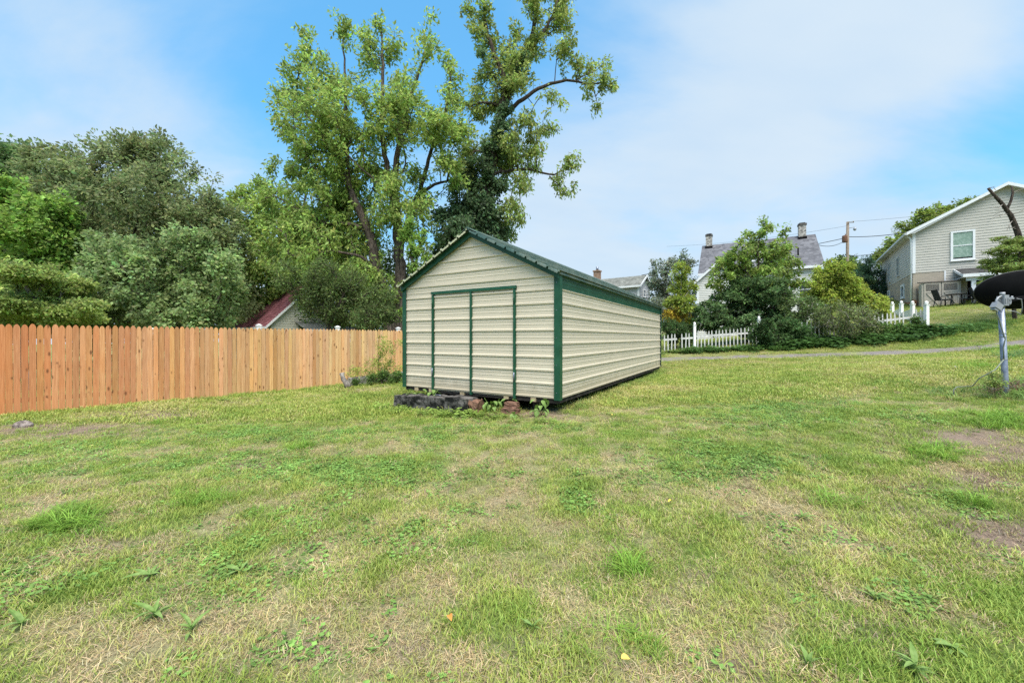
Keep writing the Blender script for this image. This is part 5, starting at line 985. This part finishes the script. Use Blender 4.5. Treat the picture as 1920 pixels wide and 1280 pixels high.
# --- the two tall trees behind the shed
TA = 21.5
plant('walnut_tree', 'tall open tree with two dark leaning trunks behind the shed and the fence end', 'tree', TA,
 [(575, 62, 17), (572, 95, 20), (640, 38, 17), (648, 75, 24), (672, 60, 14), (560, 130, 30), (600, 120, 30), (715, 50, 20), (735, 85, 30), (690, 75, 18), (806, 35, 10), (800, 65, 15), (790, 100, 24), (815, 90, 14), (690, 110, 34), (620, 150, 36), (545, 175, 36), (600, 205, 48), (680, 185, 46), (760, 165, 36), (530, 230, 28), (512, 215, 14), (580, 260, 46), (650, 260, 50), (740, 245, 42), (800, 210, 22), (838, 118, 18), (855, 145, 20), (845, 185, 24), (620, 320, 50), (700, 320, 46), (560, 330, 36), (515, 300, 14), (505, 312, 10), (505, 372, 24), (560, 400, 50), (640, 395, 46), (775, 320, 30), (800, 380, 32), (600, 460, 44), (700, 440, 36), (540, 440, 36), (480, 420, 16), (680, 510, 30), (560, 500, 40), (630, 520, 36), (830, 300, 26), (860, 250, 22), (770, 440, 24), (800, 470, 20), (720, 560, 24), (500, 470, 26), (560, 450, 50), (620, 440, 44), (500, 400, 26), (660, 470, 36), (600, 360, 44), (660, 340, 40), (740, 350, 36), (720, 400, 30), (840, 230, 24), (820, 260, 26), (760, 220, 30), (620, 230, 95), (740, 210, 62), (640, 380, 100), (820, 230, 55), (855, 250, 34), (848, 320, 36), (850, 180, 24), (590, 470, 70), (770, 390, 60), (700, 520, 55)], 1550, 25, .21,
 [FRESH, YELG], [([(738, 650), (730, 600), (712, 520), (694, 440), (676, 400), (655, 350), (630, 290), (590, 200)], .40, .07), ([(745, 650, .2), (752, 560, .2), (748, 470, .2), (744, 400, .1), (738, 340), (745, 290), (770, 180), (800, 90)], .38, .05), ([(744, 400, .1), (728, 330), (715, 250), (718, 120), (715, 60)], .2, .04), ([(748, 470, .2), (762, 420, .5), (785, 365, .6), (800, 310, .4), (838, 200, .3), (845, 140)], .2, .04), ([(785, 365, .6), (815, 345, .7), (850, 335, .8)], .11, .05), ([(694, 440), (668, 420), (610, 420, -.4), (560, 395, -.5), (520, 370, -.5)], .14, .03), ([(655, 350), (650, 270, .3), (648, 150), (642, 60)], .12, .03), ([(630, 290), (600, 250, -.5), (550, 180), (575, 80)], .1, .02), ([(712, 520), (680, 480, -.8), (620, 470, -1.2), (560, 480, -1.2)], .1, .03), ([(742, 380), (705, 340, -.6), (660, 300, -1)], .08, .03), ([(700, 640, 1.2), (692, 560, 1.2), (676, 500, 1.4), (660, 430, 1.4)], .2, .08)], 742, .40, 1.15, seed=20, group='tall trees behind the shed', bark=M_BARK, twig=.05, cvar=.18, shell=0., droop=.35, wid=.42, tw=.010)
TB = 23.
plant('hickory_tree', 'tallest sparse tree behind the shed ridge with arching side limbs', 'tree', TB,
 [(900, 20, 26), (888, 55, 22), (918, 75, 28), (875, 15, 16), (1000, 12, 32), (1050, 5, 28), (1042, 45, 32), (1062, 95, 28), (1000, 85, 28), (962, 60, 16), (920, 135, 30), (962, 150, 34), (1080, 115, 16), (1100, 138, 22), (1130, 150, 19), (1142, 122, 12), (1146, 165, 12), (1097, 172, 14), (1125, 198, 9), (1118, 205, 6), (1040, 178, 15), (1055, 190, 10), (900, 200, 36), (985, 230, 30), (1028, 240, 15), (1042, 245, 9), (950, 270, 36), (1000, 290, 26), (1000, 262, 16), (1060, 302, 15), (1084, 296, 8), (1076, 312, 9), (1042, 338, 15), (1058, 362, 12), (1075, 352, 7), (978, 345, 22), (962, 392, 30), (955, 430, 26), (880, 280, 34), (862, 330, 34), (935, 195, 26), (975, 110, 24), (930, -40, 30), (1010, -40, 36), (1060, -30, 22), (965, 130, 52), (955, 300, 55)], 760, 23, .205,
 [(.31, .385, .105), FRESH], [([(884, 660), (890, 520), (900, 420), (918, 320), (935, 250), (944, 200), (948, 150)], .5, .2), ([(948, 150), (930, 110), (912, 60), (905, 0), (905, -60)], .17, .04), ([(944, 200), (965, 140), (990, 100), (1002, 50), (1010, -10), (1015, -60)], .24, .05), ([(990, 100), (1020, 60), (1045, 10), (1055, -40)], .12, .03), ([(940, 225), (975, 188), (1010, 165), (1045, 152), (1080, 150), (1110, 160), (1140, 150)], .13, .03), ([(1110, 160), (1118, 185), (1124, 203)], .03, .012), ([(1080, 150), (1095, 142), (1140, 122)], .035, .012), ([(935, 250), (960, 230), (990, 225)], .1, .03), ([(915, 330), (955, 318), (1000, 317), (1030, 330), (1055, 322), (1086, 296)], .10, .02), ([(1030, 330), (1050, 350), (1066, 368)], .035, .012), ([(905, 400), (940, 390), (975, 380)], .08, .02), ([(944, 200), (910, 190), (880, 200)], .1, .03), ([(930, 290), (890, 280), (860, 300)], .1, .03)], 884, .36, 1., seed=21, group='tall trees behind the shed', bark=M_BARKD, cvar=.18, shell=0., droop=.45, wid=.42, tw=.010)
plant('ivy', 'dark ivy covering the trunk of the tallest tree behind the shed ridge', 'ivy', TB-.5, [(858, 440, 40), (890, 410, 48), (872, 370, 40), (905, 400, 40), (895, 320, 30), (915, 340, 34), (925, 290, 24), (938, 240, 18), (944, 195, 13), (838, 475, 36), (832, 410, 22), (870, 480, 50), (920, 440, 36), (948, 160, 9), (905, 100, 6), (985, 110, 8), (890, 550, 50), (895, 500, 50)], 520, 56, .15, [IVY], [([(880, 660), (888, 520), (898, 420), (915, 320), (933, 250), (943, 190)], .1, .03)], 880, .36, .8, seed=22, bark=M_BARKD, cvar=.35, parts=('stem', 'leaves'), wid=.8, droop=.5)
plant('small_tree', 'thin pale green young tree between the split trunks and the shed', 'tree', 18, [(775, 470, 14), (790, 445, 12), (760, 440, 12), (805, 490, 10), (770, 420, 10), (775, 500, 10), (748, 590, 7)], 60, 30, .13, LIME, None, 772, .22, .9, seed=23)
# --- sapling at the low wall
plant('sapling', 'thin yellow green sapling in front of the fence end beside the shed', 'sapling', 12.6, [(715, 640, 13), (735, 655, 14), (700, 690, 20), (735, 690, 18), (720, 670, 14), (672, 700, 14), (750, 640, 8), (655, 700, 8)], 90, 22, .045, [YELG, FRESH], [([(708, 712), (709, 680), (712, 630)], .010, .004), ([(725, 712), (732, 680), (742, 640)], .009, .003), ([(709, 690), (680, 675), (668, 690)], .006, .003)], 712, .14, .6, seed=24, tw=.0035, cvar=.2)
plant('low_shrub', 'low green weeds sprawling over the low concrete wall', 'weeds', 12.2, [(720, 703, 11), (745, 705, 9), (695, 708, 8), (665, 715, 6), (740, 718, 8)], 50, 26, .06, (.11, .19, .045), None, 720, .12, .8, seed=25, tw=.004, parts=('stem', 'foliage'))
# --- around the white picket fence
G = 'shrubs along the white picket fence'
plant('grey_tree', 'pale grey green airy tree behind the far end of the shed roof', 'tree', 36, [(1235, 520, 18), (1250, 500, 15), (1272, 495, 16), (1292, 500, 14), (1230, 545, 20), (1260, 545, 26), (1295, 540, 22), (1225, 495, 8), (1278, 480, 8), (1240, 580, 26), (1280, 585, 26)], 230, 26, .22, [(.24, .28, .19)], None, 1262, .42, .8, seed=30, cvar=.2, droop=.3)
plant('young_tree', 'slim yellow green young tree at the shed end of the picket fence', 'tree', 21, [(1278, 510, 18), (1270, 540, 16), (1290, 535, 16), (1262, 570, 16), (1285, 570, 18), (1258, 592, 12, 0, 1), (1280, 595, 12, 0, 1), (1268, 580, 9, 0, 1), (1296, 610, 12)], 170, 26, .13, [(.30, .37, .07), (.5, .38, .05)], [([(1277, 650), (1276, 600), (1277, 540), (1278, 495)], .05, .015)], 1277, .2, .9, seed=31, bark=M_BARKG, cvar=.2, group=G)
plant('dark_shrub', 'dark tangled bush low behind the fence at the shed corner', 'shrub', 20.2, [(1256, 612, 14), (1272, 618, 15), (1292, 622, 14), (1260, 632, 12), (1286, 636, 12)], 110, 34, .10, (.08, .14, .045), None, 1272, .17, 1., seed=32, group=G, parts=('stem', 'foliage'), cvar=.35)
plant('big_shrub', 'large dark green rounded shrub hanging over the picket fence', 'shrub', 20.0, [(1335, 585, 30), (1318, 605, 18), (1375, 570, 44), (1425, 575, 46), (1460, 595, 32), (1400, 545, 40), (1350, 612, 26), (1440, 545, 36), (1395, 610, 30), (1440, 622, 24), (1478, 612, 22)], 620, 42, .13, [(.11, .185, .065), (.20, .28, .085)], None, 1400, .27, 1., seed=33, group=G, parts=('stem', 'foliage'), cvar=.3, droop=.6, flat=.7, bark=M_BARKD)
plant('redbud_tree', 'slender light green tree rising out of the large dark shrub', 'tree', 20.5, [(1432, 418, 8), (1445, 425, 8), (1438, 432, 11), (1425, 452, 20), (1400, 443, 8), (1395, 465, 20), (1460, 465, 22), (1472, 428, 7), (1466, 440, 8), (1375, 490, 26), (1420, 490, 30), (1465, 490, 24), (1492, 500, 14), (1482, 527, 16), (1500, 530, 12), (1355, 515, 24), (1400, 520, 32), (1445, 520, 32), (1340, 540, 14), (1365, 480, 12)], 340, 22, .15, [(.27, .37, .085), (.33, .31, .08)], [([(1419, 655), (1420, 590), (1421, 520), (1422, 450), (1432, 422)], .085, .012), ([(1421, 540), (1390, 500), (1365, 488)], .03, .01), ([(1421, 510), (1455, 480), (1470, 440)], .028, .008)], 1419, .23, 1., seed=34, group=G, bark=M_BARKD, cvar=.25, droop=.4, shell=.3)
plant('tangled_shrub', 'twiggy grey green shrub in front of the white walls', 'shrub', 18.9, [(1490, 580, 24), (1515, 600, 28), (1500, 622, 20), (1480, 560, 16), (1520, 570, 18), (1540, 620, 20)], 260, 22, .10, [(.16, .23, .08)], None, 1500, .2, 1., seed=35, group=G, parts=('stem', 'foliage'), bark=M_BARKG, tw=.008, cvar=.3)
plant('forsythia_shrub', 'tall arching yellow green shrub midway along the fence', 'shrub', 20.6, [(1527, 542, 16), (1515, 560, 14), (1550, 520, 26), (1575, 510, 22), (1580, 540, 28), (1545, 560, 26), (1600, 560, 24), (1560, 495, 12)], 360, 30, .115, [(.32, .39, .065), (.2, .28, .06)], None, 1560, .22, 1., seed=36, group=G, parts=('stem', 'foliage'), cvar=.28, droop=.5, bark=M_BARKD)
plant('bramble', 'sparse brownish bramble with bare twigs in front of the yellow green shrub', 'shrub', 17.4, [(1570, 590, 28), (1600, 600, 28), (1625, 590, 20), (1585, 620, 22), (1625, 615, 20), (1545, 600, 18)], 330, 14, .075, [(.2, .24, .09), (.27, .19, .12)], None, 1595, .19, 1., seed=37, group=G, parts=('stem', 'foliage'), bark=M_BARKG, tw=.009, cvar=.35)
plant('forsythia_shrub', 'spreading yellow green shrub next to the vinyl panel fence', 'shrub', 20.4, [(1620, 565, 18), (1640, 580, 18), (1650, 565, 12), (1635, 600, 16), (1610, 545, 14), (1655, 590, 10)], 210, 30, .11, [(.33, .39, .07)], None, 1635, .2, 1., seed=38, group=G, parts=('stem', 'foliage'), cvar=.25, droop=.5)
plant('low_shrub', 'low leafy shrub at the foot of the white corner post', 'shrub', 17.3, [(1650, 618, 14), (1680, 620, 14), (1705, 622, 13), (1720, 630, 9), (1690, 632, 12), (1660, 636, 14), (1620, 634, 14), (1722, 605, 8)], 170, 30, .095, (.13, .22, .055), None, 1685, .17, 1., seed=39, group=G, parts=('stem', 'foliage'), cvar=.35)
plant('cedar', 'dark blue green conifer beside the large hillside house', 'conifer', 33, [(1622, 495, 12), (1615, 520, 18), (1640, 525, 20), (1632, 505, 12), (1650, 540, 14), (1610, 550, 22), (1645, 560, 18)], 190, 40, .16, (.06, .125, .07), None, 1630, .34, 1., seed=40, cvar=.25, wid=.3)
plant('roadside_tree', 'yellow green treetop behind the roof of the large hillside house', 'tree', 52, [(1700, 430, 16), (1730, 415, 22), (1760, 405, 22), (1790, 400, 20), (1815, 385, 12), (1680, 455, 16), (1660, 475, 16), (1740, 440, 26), (1780, 430, 30), (1700, 460, 24), (1830, 380, 8), (1650, 490, 14)], 260, 34, .34, [(.25, .32, .07)], None, 1745, .62, .8, seed=41, cvar=.25, droop=.3)
plant('roadside_tree', 'round green tree between the slate roof and the utility pole', 'tree', 46, [(1580, 500, 20), (1560, 515, 20), (1600, 510, 20), (1540, 530, 20), (1620, 530, 24), (1570, 545, 26)], 170, 34, .3, (.11, .17, .04), None, 1580, .55, .8, seed=42, cvar=.25)
plant('dark_shrub', 'dark leafy shrub spilling over the fence beside the tall picket post', 'shrub', 17.9, [(1432, 612, 14), (1460, 612, 18), (1485, 618, 18), (1505, 625, 16), (1440, 632, 14), (1470, 640, 14), (1415, 628, 8)], 230, 34, .11, (.085, .155, .05), None, 1465, .2, 1., seed=46, group=G, parts=('stem', 'foliage'), cvar=.35, droop=.5)
plant('dry_weeds', 'clump of dry brown weed stalks around the foot of the dish pole', 'weeds', 6.2, [(1870, 722, 10), (1890, 730, 12), (1908, 728, 12), (1855, 735, 10), (1925, 738, 12), (1880, 740, 14)], 110, 5, .028, [(.30, .20, .13), (.24, .28, .09)], None, 1885, .09, 1., seed=50, parts=('stalks', 'leaves'), bark=M_BARKG, tw=.0028, cvar=.3, r0=.008)
plant('low_shrub', 'small sprig of green weeds beside the dish pole', 'weeds', 6.0, [(1866, 705, 7), (1858, 716, 8), (1874, 716, 7)], 40, 14, .03, [(.27, .34, .10)], None, 1864, .06, 1., seed=51, parts=('stem', 'leaves'), tw=.0022, r0=.006)
# --- shrub and dead tree above the dish
plant('yew_shrub', 'layered yellow green evergreen above the black dish', 'shrub', 16.8, [(1880, 470, 22), (1905, 452, 18), (1865, 490, 18), (1915, 485, 30), (1890, 500, 26), (1850, 500, 9), (1935, 460, 30), (1870, 448, 8), (1845, 530, 8), (1860, 520, 14), (1890, 540, 30), (1930, 530, 30)], 420, 40, .085, [(.26, .33, .09)], None, 1905, .20, 1., flat=.35, seed=43, cvar=.3, wid=.35, bark=M_BARKD)
m = MB(); Yd = 17.3; q = [P(1925, 560, Yd), P(1920, 480, Yd), P(1908, 435, Yd), P(1896, 405, Yd), P(1880, 383, Yd), P(1866, 368, Yd), P(1853, 353, Yd)]
q[0].z = g1(q[0].x, q[0].y)-.2; root = empty('dead_tree', (q[0].x, q[0].y, q[0].z+.2), 0, 'dead dark tree trunk with a broken fork against the pale siding', 'dead tree'); o_ = Vector(root.location)
m.tube([v-o_ for v in q], [.13, .115, .10, .085, .07, .058, .048], 9); m.build('trunk', M_BARKD, root)
m = MB(); m.tube([v-o_ for v in (P(1888, 392, Yd), P(1895, 378, Yd), P(1899, 362, Yd), P(1897, 349, Yd))], [.055, .045, .04, .034], 8); m.build('limb', M_BARKD, root)
m = MB(); rr = random.Random(2)
for (a, b_) in (((1880, 383), (1858, 389)), ((1900, 412), (1888, 432)), ((1893, 400), (1855, 412)), ((1866, 368), (1835, 372)), ((1853, 353), (1866, 349)), ((1899, 362), (1925, 352)), ((1905, 430), (1888, 428)), ((1890, 395), (1860, 405)), ((1895, 403), (1922, 394))):
    A_, B_ = P(*a, Yd)-o_, P(*b_, Yd-rr.uniform(-.5, .6))-o_; M_ = (A_+B_)/2+Vector((rr.uniform(-.1, .1), 0, rr.uniform(-.1, .1))); m.tube([A_, M_, B_], [.02, .012, .005], 5); C_ = M_+Vector((rr.uniform(-.3, .3), rr.uniform(-.2, .2), rr.uniform(-.3, .2))); m.tube([M_, C_], [.01, .004], 4)
m.build('twigs', M_BARKG, root)
plant('roadside_tree', 'far green treeline seen beyond the picket fence gap', 'trees', 60, [(1230, 600, 30), (1290, 600, 40), (1350, 600, 40), (1420, 590, 40), (1500, 580, 40), (1560, 570, 30), (1180, 610, 30)], 200, 40, .5, (.09, .14, .04), None, 1300, .9, .6, seed=45, cvar=.25)
